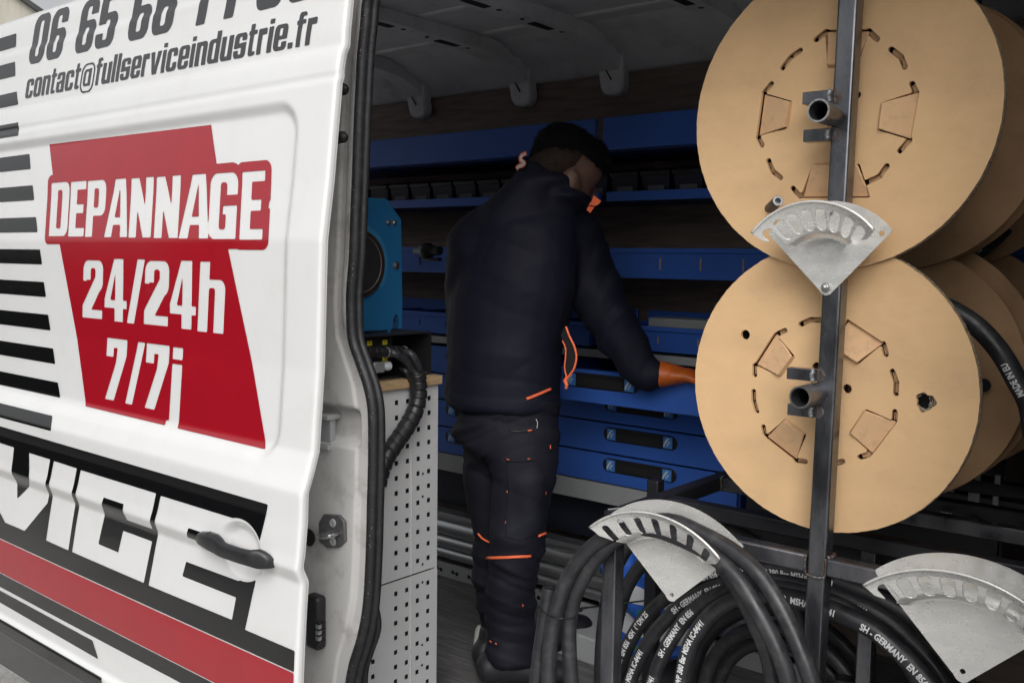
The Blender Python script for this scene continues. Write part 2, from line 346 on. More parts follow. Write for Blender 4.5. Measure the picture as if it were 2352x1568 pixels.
def glyph(ch, U, V, x, z, w, h, slant=0):
    u = (U - x) - slant * (V - z); v = V - z; d = np.full(U.shape, 1e9)
    for op in G[ch]:
        if op[0][1] == 'R': q = sR(u, v, op[1] * w, op[2] * h, op[3] * w, op[4] * h, op[5] * h)
        else: q = sP(u, v, [(a * w, b * h) for a, b in op[1:]])
        d = np.minimum(d, q) if op[0][0] == '+' else np.maximum(d, -q)
    return d
# ------------------------------------------------------------------ ground, street behind and around
g = MB(); g.add([(-400, -400, 0), (400, -400, 0), (400, 400, 0), (-400, 400, 0)], [(0, 1, 2, 3)])
tag(obj('ground', g, 'asphalt', fix=False), kind='structure')

def building(loc, w, d, h, rot, label, name='building', gable=True, m_='render_wall'):
    e = empty(name, loc, label, 'building'); e.location = loc; e.rotation_euler = (0, 0, rot)
    b = MB(); b.box((-w / 2, 0, 0), (w / 2, d, h)); 
    if gable: b.add([(-w / 2, 0, h), (w / 2, 0, h), (0, 0, h + w * .32), (-w / 2, d, h), (w / 2, d, h), (0, d, h + w * .32)], [(0, 1, 2), (5, 4, 3), (0, 2, 5, 3), (1, 4, 5, 2)])
    obj('wall', b, m_, e)
    if gable:
        r = MB()
        for s_ in (-1, 1): r.beam((s_ * (w / 2 + .12), -.06, h - .06), (0, -.06, h + w * .32 + .02), .07, .10, up=(0, 1, 0))
        obj('roof_trim', r, 'roofdark', e)
    else:
        r = MB(); r.box((-w / 2 - .2, -.2, h + .002), (w / 2 + .2, d + .2, h + .25)); obj('roof', r, 'roofdark', e)
    n = max(1, int(w // 3.2))
    for k in range(n):
        for lv in range(max(1, int(h // 3))):
            if gable and k == n - 1: continue
            x = -w / 2 + w * (k + .5) / n; z = 1 + lv * 3
            wf = MB().box((x - .55, -.03, z), (x + .55, .05, z + 1.25)); wo_ = obj('window', wf, 'greymetal', e)
            obj('pane', MB().box((x - .48, -.045, z + .07), (x + .48, -.031, z + 1.18)), 'glass', wo_)
    return e
# the stained gable seen over the van's roof
_d = _fw + _rt * (100 - 1176) / 2226 - _u2 * (32 - 784) / 2226; _d = _d / math.hypot(_d[0], _d[1]); _q = CAM + _d * 17; _ax = math.atan2(_d[0] * -1, _d[1])
_ux, _uy = math.cos(_ax), math.sin(_ax)
building((_q[0] - 4.5 * _ux, _q[1] - 4.5 * _uy, 0), 9, 14, float(_q[2]) - .02, _ax, 'stained pale rendered building with dark roof trim rising behind the van roof at top left')
# street across from the van (mirrored in its paint)
building((-22, -24, 0), 15, 10, 4.2, math.radians(160), 'low rendered workshop across the yard facing the van door', gable=False)
building((6, -26, 0), 18, 10, 3.9, math.radians(180), 'low pale shed across the yard behind the photographer', gable=False)
def tree(loc, h, r, seed, label, n=2600, ls=.16, dens=None):
    e = empty('tree', loc, label, 'tree'); e.location = loc; rnd = random.Random(seed)
    t = MB(); t.tube([(0, 0, 0), (.05, .03, h * .35), (-.04, .06, h * .7), (.02, 0, h * .92)], [.16, .12, .08, .03], 10)
    tips = []
    for k in range(26):
        a = rnd.uniform(0, 6.28); z0 = h * rnd.uniform(.35, .85); L = r * rnd.uniform(.6, 1.05); up_ = rnd.uniform(.15, .6)
        p0 = Vector((0, 0, z0)); p2 = p0 + Vector((math.cos(a) * L, math.sin(a) * L, L * up_)); p1 = (p0 + p2) / 2 + Vector((0, 0, -.08 * L))
        t.tube([p0, p1, p2], [.045, .028, .008], 6); tips.append((p0, p2))
    obj('trunk', t, 'bark', e, smooth=True)
    f = MB()
    for k in range(n):
        p0, p2 = rnd.choice(tips); u = rnd.uniform(.3, 1.08); c = p0.lerp(p2, u) + Vector([rnd.gauss(0, .16 * r * .6) for _ in range(3)])
        q = Matrix.Rotation(rnd.uniform(0, 6.28), 3, 'Z') @ Matrix.Rotation(rnd.uniform(0, 3), 3, 'X'); s_ = ls * rnd.uniform(.6, 1.3)
        f.add([c + q @ Vector(v) * s_ for v in ((0, -.5, 0), (.26, -.05, .05), (0, .55, 0), (-.26, 0, -.05))], [(0, 1, 2, 3)])
    tag(obj('crown', f, 'leaf', e, fix=False), kind='stuff')
    return e
_e = _fw + _rt * (84 - 1176) / 2226 - _u2 * (30 - 784) / 2226; _e = _e / math.hypot(_e[0], _e[1]) * 13
tree((float(_e[0]) + .15, float(_e[1]) + .34, 0), float(1.8 + _e[2]) + .25, .62, 3, 'leafy green tree between the van roof and the stained building', n=2600, ls=.11)
hg = empty('hedge', (-11, -3.4, 0), 'unseen dark hedge added behind the camera for its reflection in the van door', 'hedge'); hg.location = (-11, -3.4, 0)  # out of view, added so the door paint mirrors a dark band
rnd = random.Random(31); hb_ = MB()
for k in range(9000):
    side = rnd.random(); x = rnd.uniform(-10, 9); z = rnd.uniform(.05, 1.78 + .12 * math.sin(x * 1.7) + .07 * math.sin(x * 4.1)); y = .45 * rnd.choice((-1, 1)) + rnd.gauss(0, .05)
    if side > .8: y = rnd.uniform(-.45, .45); z = 1.8 + .12 * math.sin(x * 1.7) + .07 * math.sin(x * 4.1) + rnd.gauss(0, .03)
    q = Matrix.Rotation(rnd.uniform(0, 6.28), 3, 'Z') @ Matrix.Rotation(rnd.uniform(0, 3), 3, 'X'); s_ = .16 * rnd.uniform(.6, 1.4)
    hb_.add([Vector((x, y, z)) + q @ Vector(v) * s_ for v in ((0, -.5, 0), (.3, -.05, .05), (0, .55, 0), (-.3, 0, -.05))], [(0, 1, 2, 3)])
tag(obj('leaves', hb_, 'brownfab', hg, fix=False), kind='stuff')
obj('branches', MB().box((-9.9, -.38, .02), (8.9, .38, 1.62)), 'brownfab', hg, bevel=.1)
for k, (x, y, h_) in enumerate([(-34, -20, 7), (-12, -27, 6.5), (18, -24, 7), (-40, -6, 7)]):
    tree((x, y, 0), h_, 2.6, 20 + k, ['broad tree at the far left of the yard', 'tall tree behind the low workshop across the yard', 'tree beside the pale shed behind the photographer', 'tree at the far end of the street beyond the van'][k], n=1200, ls=.5)

# ------------------------------------------------------------------ van
van = empty('van', (0, 0, 0), 'white high-roof service van with red and black lettering and its sliding side door open', 'van')
van.location = (-1.5, 2.2, 0)
VO = Vector((-1.5, 2.2, 0))
def vobj(name, mb, m_, parent=None, **k):
    """part of the van: geometry given in world coordinates"""
    mb.v = [(a - VO.x, b - VO.y, c) for a, b, c in mb.v] if parent is None else mb.v
    return obj(name, mb, m_, parent or van, **k)
def sub(name, mb, m_, parent, **k):
    mb.v = [(a - VO.x, b - VO.y, c) for a, b, c in mb.v]
    return obj(name, mb, m_, parent, **k)

_prof = [(.58, 1.156), (.705, 1.152), (.710, 1.139), (.755, 1.138), (.760, 1.150), (.80, 1.1515), (.9578, 1.1541), (1.026, 1.1577), (1.104, 1.1635), (1.1557, 1.168), (1.1854, 1.1545), (1.2103, 1.1595), (1.2741, 1.1665),
 (1.333, 1.1691), (1.3696, 1.183), (1.4135, 1.1971), (1.575, 1.2108), (1.8311, 1.2193), (1.9493, 1.2359), (2.0445, 1.2459), (2.1023, 1.2526), (2.1447, 1.257), (2.1506, 1.2630), (2.1590, 1.2600), (2.1852, 1.2647),
 (2.2030, 1.2690), (2.2120, 1.2760), (2.2435, 1.278), (2.3017, 1.2858), (2.3527, 1.2903), (2.3780, 1.2915), (2.3860, 1.2960), (2.44, 1.2995), (2.470, 1.304), (2.484, 1.311), (2.494, 1.325), (2.500, 1.35)]
_pz = np.array([p[0] for p in _prof]); _py = np.array([p[1] for p in _prof])
def profY(z):
    z = np.asarray(z, float); return sum(np.interp(z + d, _pz, _py) for d in (-.005, -.0025, 0, .0025, .005)) / 5
def sst(t): t = np.clip(t, 0, 1); return t * t * (3 - 2 * t)
CUP = (-1.700, 1.186)
def doorY(x, z):
    x = np.asarray(x, float); z = np.asarray(z, float); y = profY(z)
    y = y + .011 * sst(-sR(x, z, -4.5, 1.372, -1.606, 2.119, .075) / .028)
    e = np.hypot((x - CUP[0]) / .078, (z - CUP[1]) / .062)
    y = y + .017 * sst((1.02 - e) / .42)
    y = y + .0010 * np.sin(x * 3.1 + z * 2.3) * np.sin(z * 4.1 + 1)      # hand-flat metal is never a plane
    return y
XE = -1.512
xs = np.concatenate([np.linspace(-3.3, -1.95, 46)[:-1], np.linspace(-1.95, -1.80, 14)[:-1], np.linspace(-1.80, -1.585, 44)[:-1], np.linspace(-1.585, XE, 8)])
zs = np.unique(np.round(np.concatenate([np.arange(.60, 2.4995, .005), np.linspace(1.12, 1.26, 50)]), 5))
XX, ZZ = np.meshgrid(xs, zs); YY = doorY(XX, ZZ)
d = MB(); nx = len(xs)
d.v = [(a, b, c) for a, b, c in zip(XX.ravel().tolist(), YY.ravel().tolist(), ZZ.ravel().tolist())]
d.f = [(j * nx + i, j * nx + i + 1, (j + 1) * nx + i + 1, (j + 1) * nx + i) for j in range(len(zs) - 1) for i in range(nx - 1)]
rim = [(0, 0), (.004, .0008), (.0065, .003), (.0075, .007), (.0075, .013), (.003, .0145), (.0035, .0215), (.0, .024), (-.03, .024), (-.05, .034), (-.25, .034)]
rb = len(d.v)
for j, z in enumerate(zs):
    y0 = float(doorY(XE, z))
    for a, b_ in rim: d.v.append((XE + a, y0 + b_, float(z)))
nr = len(rim)
d.f += [(rb + j * nr + i, rb + j * nr + i + 1, rb + (j + 1) * nr + i + 1, rb + (j + 1) * nr + i) for j in range(len(zs) - 1) for i in range(nr - 1)]
door = vobj('sliding_door', d, 'white', smooth=True, angle=50)
door['label'] = 'white sliding door slid open, covered in red and black lettering'

def decal(name, fn, x0, z0, x1, z1, m_, h=.003, off=.0011, label=None, run=10):
    v, f = sheet(fn, x0, z0, x1, z1, h, run=run)
    V = np.array(v); y = doorY(V[:, 0], V[:, 1]) - off
    mb = MB(); mb.v = [(a, b, c) for a, b, c in zip(V[:, 0].tolist(), y.tolist(), V[:, 1].tolist())]; mb.f = f
    mb.f = [tuple(q) for q in f]
    o = sub(name, mb, m_, door, smooth=True, angle=180, fix=False)
    if label: o['label'] = label
    return o
# horizontal stripes running off to the left
sz = [(2.439, 2.400, -2.995, -2.994), (2.355, 2.313, -2.988, -2.980), (2.265, 2.226, -2.960, -2.943), (2.171, 2.132, -2.914, -2.900), (2.077, 2.034, -2.845, -2.829), (1.987, 1.945, -2.809, -2.792), (1.897, 1.855, -2.769, -2.749),
      (1.807, 1.766, -2.728, -2.715), (1.718, 1.677, -2.704, -2.690), (1.629, 1.587, -2.677, -2.662), (1.539, 1.498, -2.642, -2.624), (1.450, 1.411, -2.603, -2.583), (1.366, 1.329, -2.575, -2.557)]
for a, b_, xa, xb in sz:
    decal('stripe', lambda U, V: sP(U, V, [(-3.299, b_), (xb, b_), (xa, a), (-3.299, a)]), -3.3, b_ - .004, xa + .03, a + .004, 'film_black', .0035)
# red panel with the breakdown service slogan cut out
DEP = list(zip('DEPANNAGE', [-2.680, -2.568, -2.475, -2.375, -2.254, -2.137, -2.029, -1.910, -1.790], [.106, .086, .098, .115, .104, .105, .122, .106, .082]))
def dep(U, V):
    d_ = np.full(U.shape, 1e9)
    for ch, x, w in DEP:
        z = 1.8435 - (x + 2.68) * .0125
        d_ = np.minimum(d_, glyph(ch, U, V, x, z, w, .1455, -.10 if ch not in 'A' else -.02))
    return d_
def slogan(U, V):
    d_ = dep(U, V)
    for ch, x, w, z, h_, sl in [('2', -2.483, .104, 1.632, .149, .03), ('4', -2.367, .110, 1.630, .156, .0), ('/', -2.256, .083, 1.629, .157, 0), ('2', -2.176, .108, 1.631, .152, .03), ('4', -2.060, .109, 1.629, .156, 0), ('h', -1.944, .102, 1.627, .157, .05),
                          ('7', -2.352, .100, 1.433, .154, .0), ('/', -2.246, .078, 1.432, .154, 0), ('7', -2.161, .102, 1.431, .155, .0)]:
        d_ = np.minimum(d_, glyph(ch, U, V, x, z, w, h_, sl))
    d_ = np.minimum(d_, sR(U, V, -2.044, 1.5565, -2.0015, 1.5845))
    d_ = np.minimum(d_, sR(U, V, -2.044, 1.385, -2.0015, 1.546)); d_ = np.minimum(d_, sR(U, V, -2.055, 1.385, -2.02, 1.413))
    return d_
def redf(U, V):
    p = sP(U, V, [(-2.725, 2.096), (-1.940, 2.090), (-1.665, 1.398), (-2.440, 1.404)])
    o_ = dep(U, V) - .0215
    o_ = np.minimum(o_, sR(U, V, -2.700, 1.822, -1.705, 1.860, .018)); o_ = np.minimum(o_, sR(U, V, -2.70, 1.86, -1.6985, 1.95, .02))
    return np.maximum(np.minimum(p, o_), -slogan(U, V))
decal('red_lettering_panel', redf, -2.75, 1.385, -1.66, 2.105, 'film_red', .003, label='red panel reading DEPANNAGE 24/24h 7/7j')
# phone number, e-mail
def phone(U, V):
    d_ = np.full(U.shape, 1e9)
    for ch, x, w in [('0', -2.903, .093), ('6', -2.796, .095), ('6', -2.628, .095), ('5', -2.520, .097), ('6', -2.352, .095), ('6', -2.240, .096), ('1', -2.040, .037), ('1', -1.928, .037), ('6', -1.812, .095), ('0', -1.702, .095)]:
        d_ = np.minimum(d_, glyph(ch, U, V, x, 2.335 - (x + 2.9) * .011, w, .137, .26))
    return d_
decal('phone_number_lettering', phone, -2.91, 2.30, -1.53, 2.485, 'film_grey', .003, label='dark grey phone number 06 65 66 11')
W_ = {'l': .36, 'i': .36, '.': .36, 't': .66, 'f': .66, 'r': .68, '@': 1.62, 'v': 1.08, 's': 1.0}
txt = 'contact@fullserviceindustrie.fr'
tot = sum(W_.get(c, 1.) for c in txt); wid = 1.308; gap_ = .0058; uw = (wid - gap_ * (len(txt) - 1)) / tot
def email(U, V):
    d_ = np.full(U.shape, 1e9); x = -2.902
    for ch in txt:
        w = W_.get(ch, 1.) * uw; zz = 2.2385 - (x + 2.9) * .0095; m_ = (U[0] > x - .03) & (U[0] < x + w + .03)
        d_[:, m_] = np.minimum(d_[:, m_], glyph(ch, U[:, m_], V[:, m_], x, zz, w, .0705, .10)); x += w + gap_
    return d_
decal('email_lettering', email, -2.92, 2.20, -1.56, 2.315, 'film_grey', .0016, label='dark grey e-mail address lettering')
# the big black band with the letters V I C E cut out of it
CUPf = lambda U, V: (np.hypot((U - CUP[0]) / .083, (V - CUP[1]) / .0665) - 1) * .07
def vice(U, V):
    ch = [[(-3.04, 1.258), (-2.774, 1.256), (-2.776, 1.203), (-2.769, 1.172), (-2.762, 1.113), (-2.690, 1.160), (-2.664, 1.186), (-2.680, 1.254), (-2.555, 1.254), (-2.572, 1.160), (-2.580, 1.132), (-2.635, 1.089), (-2.707, 1.033), (-2.833, 1.033), (-2.87, 1.056), (-3.0, 1.15)],
          [(-2.535, 1.253), (-2.408, 1.252), (-2.452, 1.031), (-2.578, 1.032)],
          [(-2.388, 1.251), (-2.029, 1.251), (-2.048, 1.163), (-2.164, 1.163), (-2.166, 1.203), (-2.261, 1.203), (-2.299, 1.078), (-2.202, 1.077), (-2.185, 1.133), (-2.053, 1.133), (-2.079, 1.030), (-2.432, 1.031)],
          [(-2.009, 1.249), (-1.670, 1.249), (-1.682, 1.199), (-1.885, 1.199), (-1.892, 1.176), (-1.688, 1.176), (-1.702, 1.132), (-1.707, 1.117), (-1.908, 1.116), (-1.920, 1.081), (-1.715, 1.081), (-1.725, 1.031), (-2.058, 1.029)]]
    return np.minimum.reduce([sP(U, V, c) for c in ch] + [CUPf(U, V)])
def band(U, V):
    b_ = sP(U, V, [(-3.299, 1.306), (-1.609, 1.298), (-1.678, 1.022), (-1.5125, 1.022), (-1.5125, .9795), (-3.299, .982)])
    return np.maximum(b_, -vice(U, V))
decal('black_lettering_band', band, -3.3, .975, -1.512, 1.31, 'film_black', .0032, label='black band with the white letters VICE')
decal('red_stripe', lambda U, V: sP(U, V, [(-3.299, .9795), (-1.5125, .977), (-1.5125, .8765), (-3.299, .883)]), -3.3, .87, -1.512, .985, 'film_red', .004)
decal('dark_stripe', lambda U, V: sP(U, V, [(-3.299, .881), (-1.5125, .8745), (-1.5125, .838), (-2.31, .838), (-3.299, .840)]), -3.3, .83, -1.512, .887, 'film_black', .004)
decal('dark_stripe', lambda U, V: sP(U, V, [(-3.299, .829), (-2.322, .827), (-2.293, .787), (-3.299, .797)]), -3.3, .78, -2.28, .835, 'film_black', .004)
decal('side_moulding', lambda U, V: sR(U, V, -3.299, .711, -2.251, .755, .004), -3.3, .705, -2.24, .76, 'film_black', .004, off=.004)
decal('sill_film', lambda U, V: sP(U, V, [(-3.299, .700), (-2.2, .700), (-2.2, .602), (-3.299, .602)]), -3.3, .60, -2.19, .705, 'film_grey', .005)

# black grab handle over its white cup
hc = crop(390.5, 1102.5, .3075)
ST = [(210, 438, 12, .002, .004), (216, 432, 40, .008, .008), (235, 432, 56, .014, .011), (262, 440, 64, .018, .013), (300, 454, 74, .022, .013), (345, 474, 78, .025, .012), (372, 496, 74, .028, .011), (398, 519, 62, .030, .0095), (450, 538, 60, .032, .009), (520, 562, 60, .033, .009), (590, 580, 62, .031, .009),
      (630, 584, 70, .026, .010), (665, 587, 76, .020, .011), (700, 596, 68, .016, .010), (735, 608, 54, .012, .009), (762, 622, 36, .008, .007), (779, 640, 10, .003, .004)]
hd = MB(); vs = []; hn_ = 20
Yh = 1.160
sts = []
for i in range(len(ST) - 1):
    for t in (0, .5): sts.append([ST[i][q] + (ST[i + 1][q] - ST[i][q]) * t for q in range(5)])
sts.append(ST[-1])
for x, y, h_, off, dp in sts:
    c_ = PY(*hc(x, y), Yh - off); hz_ = h_ * .3075 * 1.92 / 2226
    for k in range(hn_):
        a = 2 * math.pi * k / hn_; ca, sa = math.cos(a), math.sin(a); e_ = .72
        vs.append(c_ + Vector((0, math.copysign(abs(sa) ** e_, sa) * dp, math.copysign(abs(ca) ** e_, ca) * hz_)))
hd.add(vs, [(i * hn_ + k, i * hn_ + (k + 1) % hn_, (i + 1) * hn_ + (k + 1) % hn_, (i + 1) * hn_ + k) for i in range(len(sts) - 1) for k in range(hn_)] + [tuple(range(hn_))[::-1], tuple((len(sts) - 1) * hn_ + k for k in range(hn_))])
sub('door_handle', hd, 'hplastic', door, smooth=True, angle=70)
jl = [PY(*hc(x, y), Yh - .018 - .0135 * math.sin(math.pi * t)) for (x, y), t in (((305, 382), .0), ((272, 402), .62), ((256, 440), 1.), ((258, 480), .9), ((270, 506), .4))]
sub('handle_joint', MB().tube(spline(jl, 4), .0011, 6), 'dark', door)
# body edges behind and above the door, roof, floor pan
b = MB(); b.box((-3.75, 1.40, .45), (-1.66, 1.44, 2.47)); vobj('side_wall', b, 'pillar')
b = MB(); b.box((-.20, 1.27, .35), (1.6, 1.42, 2.43)); vobj('side_wall', b, 'white', bevel=.03)
b = MB(); b.box((-1.66, 1.335, 2.445), (-.20, 1.44, 2.495)); vobj('door_header', b, 'pillar', bevel=.01)
rs = [(1.352, 2.4965), (1.40, 2.520), (1.50, 2.570), (1.62, 2.628), (1.80, 2.664), (2.25, 2.690), (2.85, 2.670), (3.05, 2.60), (3.14, 2.50), (3.145, 2.44)]
b = MB(); vs = []
for y, z in rs: vs += [(-3.75, y, z), (1.6, y, z)]
b.add(vs, [(2 * i, 2 * i + 1, 2 * i + 3, 2 * i + 2) for i in range(len(rs) - 1)]); vobj('roof_skin', b, 'white', smooth=True, angle=60)
b = MB(); b.box((-3.75, 3.085, .45), (1.6, 3.14, 2.66)); vobj('far_wall', b, 'ply')
for y0, y1 in ((3.06, 3.10), ):     # rear leaf folded back: the load space is open behind
    vobj('rear_door', MB().box((-4.45, 3.15, .5), (-3.76, 3.19, 2.5)), 'white', bevel=.01)
b = MB(); b.box((-3.745, 1.445, .547), (-3.69, 1.53, 2.44)); b.box((-3.745, 2.99, .547), (-3.69, 3.084, 2.44)); b.box((-3.745, 1.53, 2.40), (-3.69, 2.99, 2.5)); vobj('rear_frame', b, 'roofpaint')
b = MB(); b.box((.72, 1.44, .50), (.76, 3.085, 2.66)); vobj('bulkhead', b, 'blacksteel')
b = MB(); b.box((-3.75, 1.30, .47), (1.6, 3.085, .546)); vobj('floor_pan', b, 'pillar')
for k in range(6):     # worn plywood deck boards
    y0 = 1.46 + k * .27
    vobj('floor_board', MB().box((-3.7, y0, .547), (.70, y0 + .268, .5525 + .0006 * (k % 2))), 'floorply', bevel=.001, segs=1)

# pillar with the worn step of the door opening
seal_px = [(868, -60), (846, 0), (840, 60), (833, 130), (826, 262), (822, 375), (817, 500), (814, 588), (809, 650), (807, 702), (811, 777), (829, 833), (848, 890), (857, 946), (858, 1040), (856, 1130), (852, 1280), (845, 1393), (831, 1468), (812, 1530), (803, 1590), (800, 1680)]
SP = [PY(x, y, 1.352) for x, y in seal_px]
SP = [Vector((-1.36, 1.352, 2.455)), Vector((-1.44, 1.352, 2.425))] + [p for p in SP if p.z < 2.40]
szz = np.array([p.z for p in SP])[::-1]; sxx = np.array([p.x for p in SP])[::-1]
def sealx(z): return np.interp(z, szz, sxx)
ra = PY(748, 925, 1.365); rb_ = PY(829, 1035, 1.365)
def pilY(x, z):
    y = np.full(np.shape(x), 1.365)
    sx = sealx(z)
    y = y - .012 * sst((x - (sx - .030)) / .006)                      # raised flange by the seal
    y = y + .030 * sst(-sR(x, z, ra.x - .06, rb_.z, rb_.x - .004, ra.z, .022) / .016)
    y = y + .005 * sst((x - (sx - .075)) / .01) - .006 * sst((x - (sx - .055)) / .012) * sst((z - 1.62) / .05)
    y = y + .004 * sst((z - .98) / .02) * sst((1.30 - z) / .02) * sst((x - (sx - .066)) / .008)
    return y
uu = np.linspace(0, 1, 120) ** .7; zz = np.arange(.50, 2.46, .006)
pm = MB()
for z in zz:
    sx = float(sealx(z)) - .004; X_ = -1.95 + (sx + 1.95) * uu; Y_ = pilY(X_, np.full(X_.shape, z))
    pm.v += [(a, b_, float(z)) for a, b_ in zip(X_.tolist(), Y_.tolist())]
n_ = len(uu); pm.f = [(j * n_ + i, j * n_ + i + 1, (j + 1) * n_ + i + 1, (j + 1) * n_ + i) for j in range(len(zz) - 1) for i in range(n_ - 1)]
pillar = vobj('door_pillar', pm, 'pillar', smooth=True, angle=60)
sp = spline([p for p in SP], 6)
sl = MB().tube(sp, .0118, 14, flat=(1, 1)); sl.tube([p + Vector((.013, .010, 0)) for p in sp], .0085, 10)
vobj('door_seal', sl, 'rubber', smooth=True, angle=180)
dr_ = MB(); rnd = random.Random(9)
for k in range(150):      # rain beads on the rubber
    i = rnd.randrange(8, len(sp) - 1); q_ = sp[i].lerp(sp[i + 1], rnd.random()); a = rnd.uniform(-1.2, .9); r_ = rnd.uniform(.0004, .0009)
    c_ = q_ + Vector((math.sin(a) * .0119, -math.cos(a) * .0119, 0)); dr_.lathe(c_ - Vector((0, 0, r_)), (0, 0, 1), [(0, r_ * .1), (r_ * .5, r_ * .86), (r_, r_), (r_ * 1.5, r_ * .86), (r_ * 2, r_ * .1)], 6)
tag(vobj('rain_beads', dr_, mat('water_bead', (.40, .42, .44), .08), smooth=True, angle=180, fix=False), kind='stuff')
lip = MB().tube([p + Vector((-.012, .004, 0)) for p in sp], .0035, 8); vobj('seal_lip', lip, 'pillar', smooth=True, angle=180)
# second hanging loom at the foot of the seal
q = spline([PY(860, 1380, 1.39), PY(868, 1440, 1.385), PY(850, 1500, 1.385), PY(838, 1545, 1.39), PY(836, 1640, 1.39)], 6)
vobj('cable_loom', MB().tube(q, .008, 10), 'rubber', smooth=True, angle=180)

# striker plate
y_ = 1.3565
oc = [p for p in [PY(*p5(130, 748), y_), PY(*p5(205, 752), y_), PY(*p5(232, 785), y_), PY(*p5(236, 880), y_), PY(*p5(205, 910), y_), PY(*p5(150, 913), y_), PY(*p5(110, 880), y_), PY(*p5(108, 790), y_)]]
st = vobj('door_striker', MB().prism(oc, (0, .009, 0)), 'greymetal', bevel=.002); st.data.materials[0] = mat('grey_striker', (.16, .16, .165), .4, metal=.5, var=.15, vscale=20)
for c in (p5(180, 790), p5(180, 880)):
    p = PY(*c, y_ - .001)
    s_ = MB().lathe(p, (0, -1, 0), [(0, .0001), (.0, .010), (.003, .009), (.004, .005), (.002, .0045), (.002, .0001)], 16)
    s_.v = [(a - VO.x, b_ - VO.y, c_) for a, b_, c_ in s_.v]; obj('screw', s_, 'greymetal', st, smooth=True)
a, b_ = PY(*p5(150, 838), y_), PY(*p5(205, 838), y_)
lo = MB().tube(spline([a + Vector((0, .004, .0)), a + Vector((.003, -.026, 0)), a.lerp(b_, .5) + Vector((.006, -.036, 0)), b_ + Vector((.006, -.028, 0)), b_ + Vector((.004, .004, 0))], 5), .005, 10)
lo.v = [(x - VO.x, y - VO.y, z) for x, y, z in lo.v]; obj('striker_loop', lo, 'steel', st, smooth=True)
# drain hole, rail end, contact block, upper latches
p = PY(*p5(70, 858), 1.362)
vobj('access_hole', MB().lathe(p, (0, -1, 0), [(-.01, .0001), (0, .001), (0, .017), (.003, .0185), (.004, .020)], 28), 'blackplastic', smooth=True)
p = PY(*p5(165, 345), 1.372)
rl = MB(); 
for dz in (.033, -.033): rl.box((p.x - .06, p.y - .018, p.z + dz - .006), (p.x + .014, p.y + .02, p.z + dz + .006))
rl.box((p.x - .06, p.y - .004, p.z - .03), (p.x + .006, p.y + .012, p.z + .03))
vobj('guide_rail_end', rl, 'greymetal', bevel=.0025)
p = PY(*p5(82, 1280), 1.33)
cb = MB().box((p.x - .03, p.y, p.z - .062), (p.x + .014, p.y + .03, p.z + .062)); ct = vobj('contact_block', cb, 'blackplastic', bevel=.010, segs=4)
cc = MB()
for k in (-1, 0, 1, 2): cc.box((p.x + .012, p.y - .004, p.z - .022 + k * .0135), (p.x + .026, p.y + .016, p.z - .0205 + k * .0135))
cc.box((p.x + .010, p.y - .006, p.z - .038), (p.x + .028, p.y + .002, p.z - .035)); cc.box((p.x + .010, p.y - .006, p.z + .010), (p.x + .028, p.y + .002, p.z + .013))
sub('contact', cc, 'blackplastic', ct, bevel=.0008)
for k in (-1, 0, 1):
    sub('contact_pad', MB().box((p.x + .013, p.y - .003, p.z - .019 + k * .0135), (p.x + .023, p.y + .006, p.z - .010 + k * .0135)), 'silverplug', ct)
for (x, y) in ((791, 205), (789, 315)):
    p = PY(x, y, 1.33)
    vobj('door_buffer', MB().lathe(p + Vector((-.03, 0, 0)), (1, 0, 0), [(0, .001), (0, .014), (.03, .012), (.038, .006), (.04, .001)], 16), 'rubber', smooth=True)

# roof: skin seen from below, cross members with wall brackets, pressed ribs
b = MB(); b.box((-3.74, 1.62, 2.620), (.72, 3.03, 2.624)); vobj('roof_lining', b, 'roofpaint')
b = MB(); b.add([(-3.74, 1.42, 2.515), (.72, 1.42, 2.515), (.72, 1.619, 2.612), (-3.74, 1.619, 2.612)], [(0, 1, 2, 3)]); vobj('roof_lining', b, 'roofpaint')
bx = [-3.60, -3.085, -2.50, -2.065, -1.53, -.95, -.35, .3]
for k, x in enumerate(bx):
    bm_ = MB(); w = .060
    def ring(y, z): return [(x - w, y, z + .048), (x - w * .72, y, z), (x + w * .72, y, z), (x + w, y, z + .048)]
    path_ = [(1.52, 2.535), (1.64, 2.566), (1.8, 2.578), (2.3, 2.584), (2.75, 2.574), (2.90, 2.555), (2.98, 2.525), (3.03, 2.48)]
    vs = []
    for y, z in path_: vs += ring(y, z)
    bm_.add(vs, [(i * 4 + j, i * 4 + j + 1, i * 4 + 5 + j, i * 4 + 4 + j) for i in range(len(path_) - 1) for j in range(3)])
    be = vobj('roof_beam', bm_, 'roofpaint', smooth=True, angle=28)
    zc = PY(1203, 243, 3.03).z
    tong = [(x - .055, 3.00, 2.56), (x - .050, 3.03, zc + .03), (x - .038, 3.035, zc + .008), (x - .015, 3.036, zc), (x + .02, 3.036, zc), (x + .042, 3.035, zc + .010), (x + .052, 3.03, zc + .035), (x + .062, 3.00, 2.56)]
    sub('bracket', MB().prism(tong, (0, .05, 0)), 'roofpaint', be, bevel=.010, segs=3)
    sub('bracket_slot', MB().tube(spline([(x - .022, 3.018, zc + .105), (x - .012, 3.021, zc + .085), (x + .004, 3.026, zc + .055)], 3), .012, 10, flat=(1, .25)), 'dark', be, smooth=True)
    for y in (1.62, 1.95, 2.28, 2.61):
        zc2 = np.interp(y, [p_[0] for p_ in path_], [p_[1] for p_ in path_]) - .002
        sub('beam_slot', MB().box((x - .016, y - .055, zc2 - .0), (x + .016, y + .055, zc2 + .004)), 'dark', be)
        for dy, rr in ((-.115, .007), (.10, .010), (.145, .006)):
            sub('beam_hole', MB().lathe((x + .01, y + dy, zc2 - .0005), (0, 0, 1), [(0, .0005), (0, rr), (.003, rr)], 10), 'dark', be)
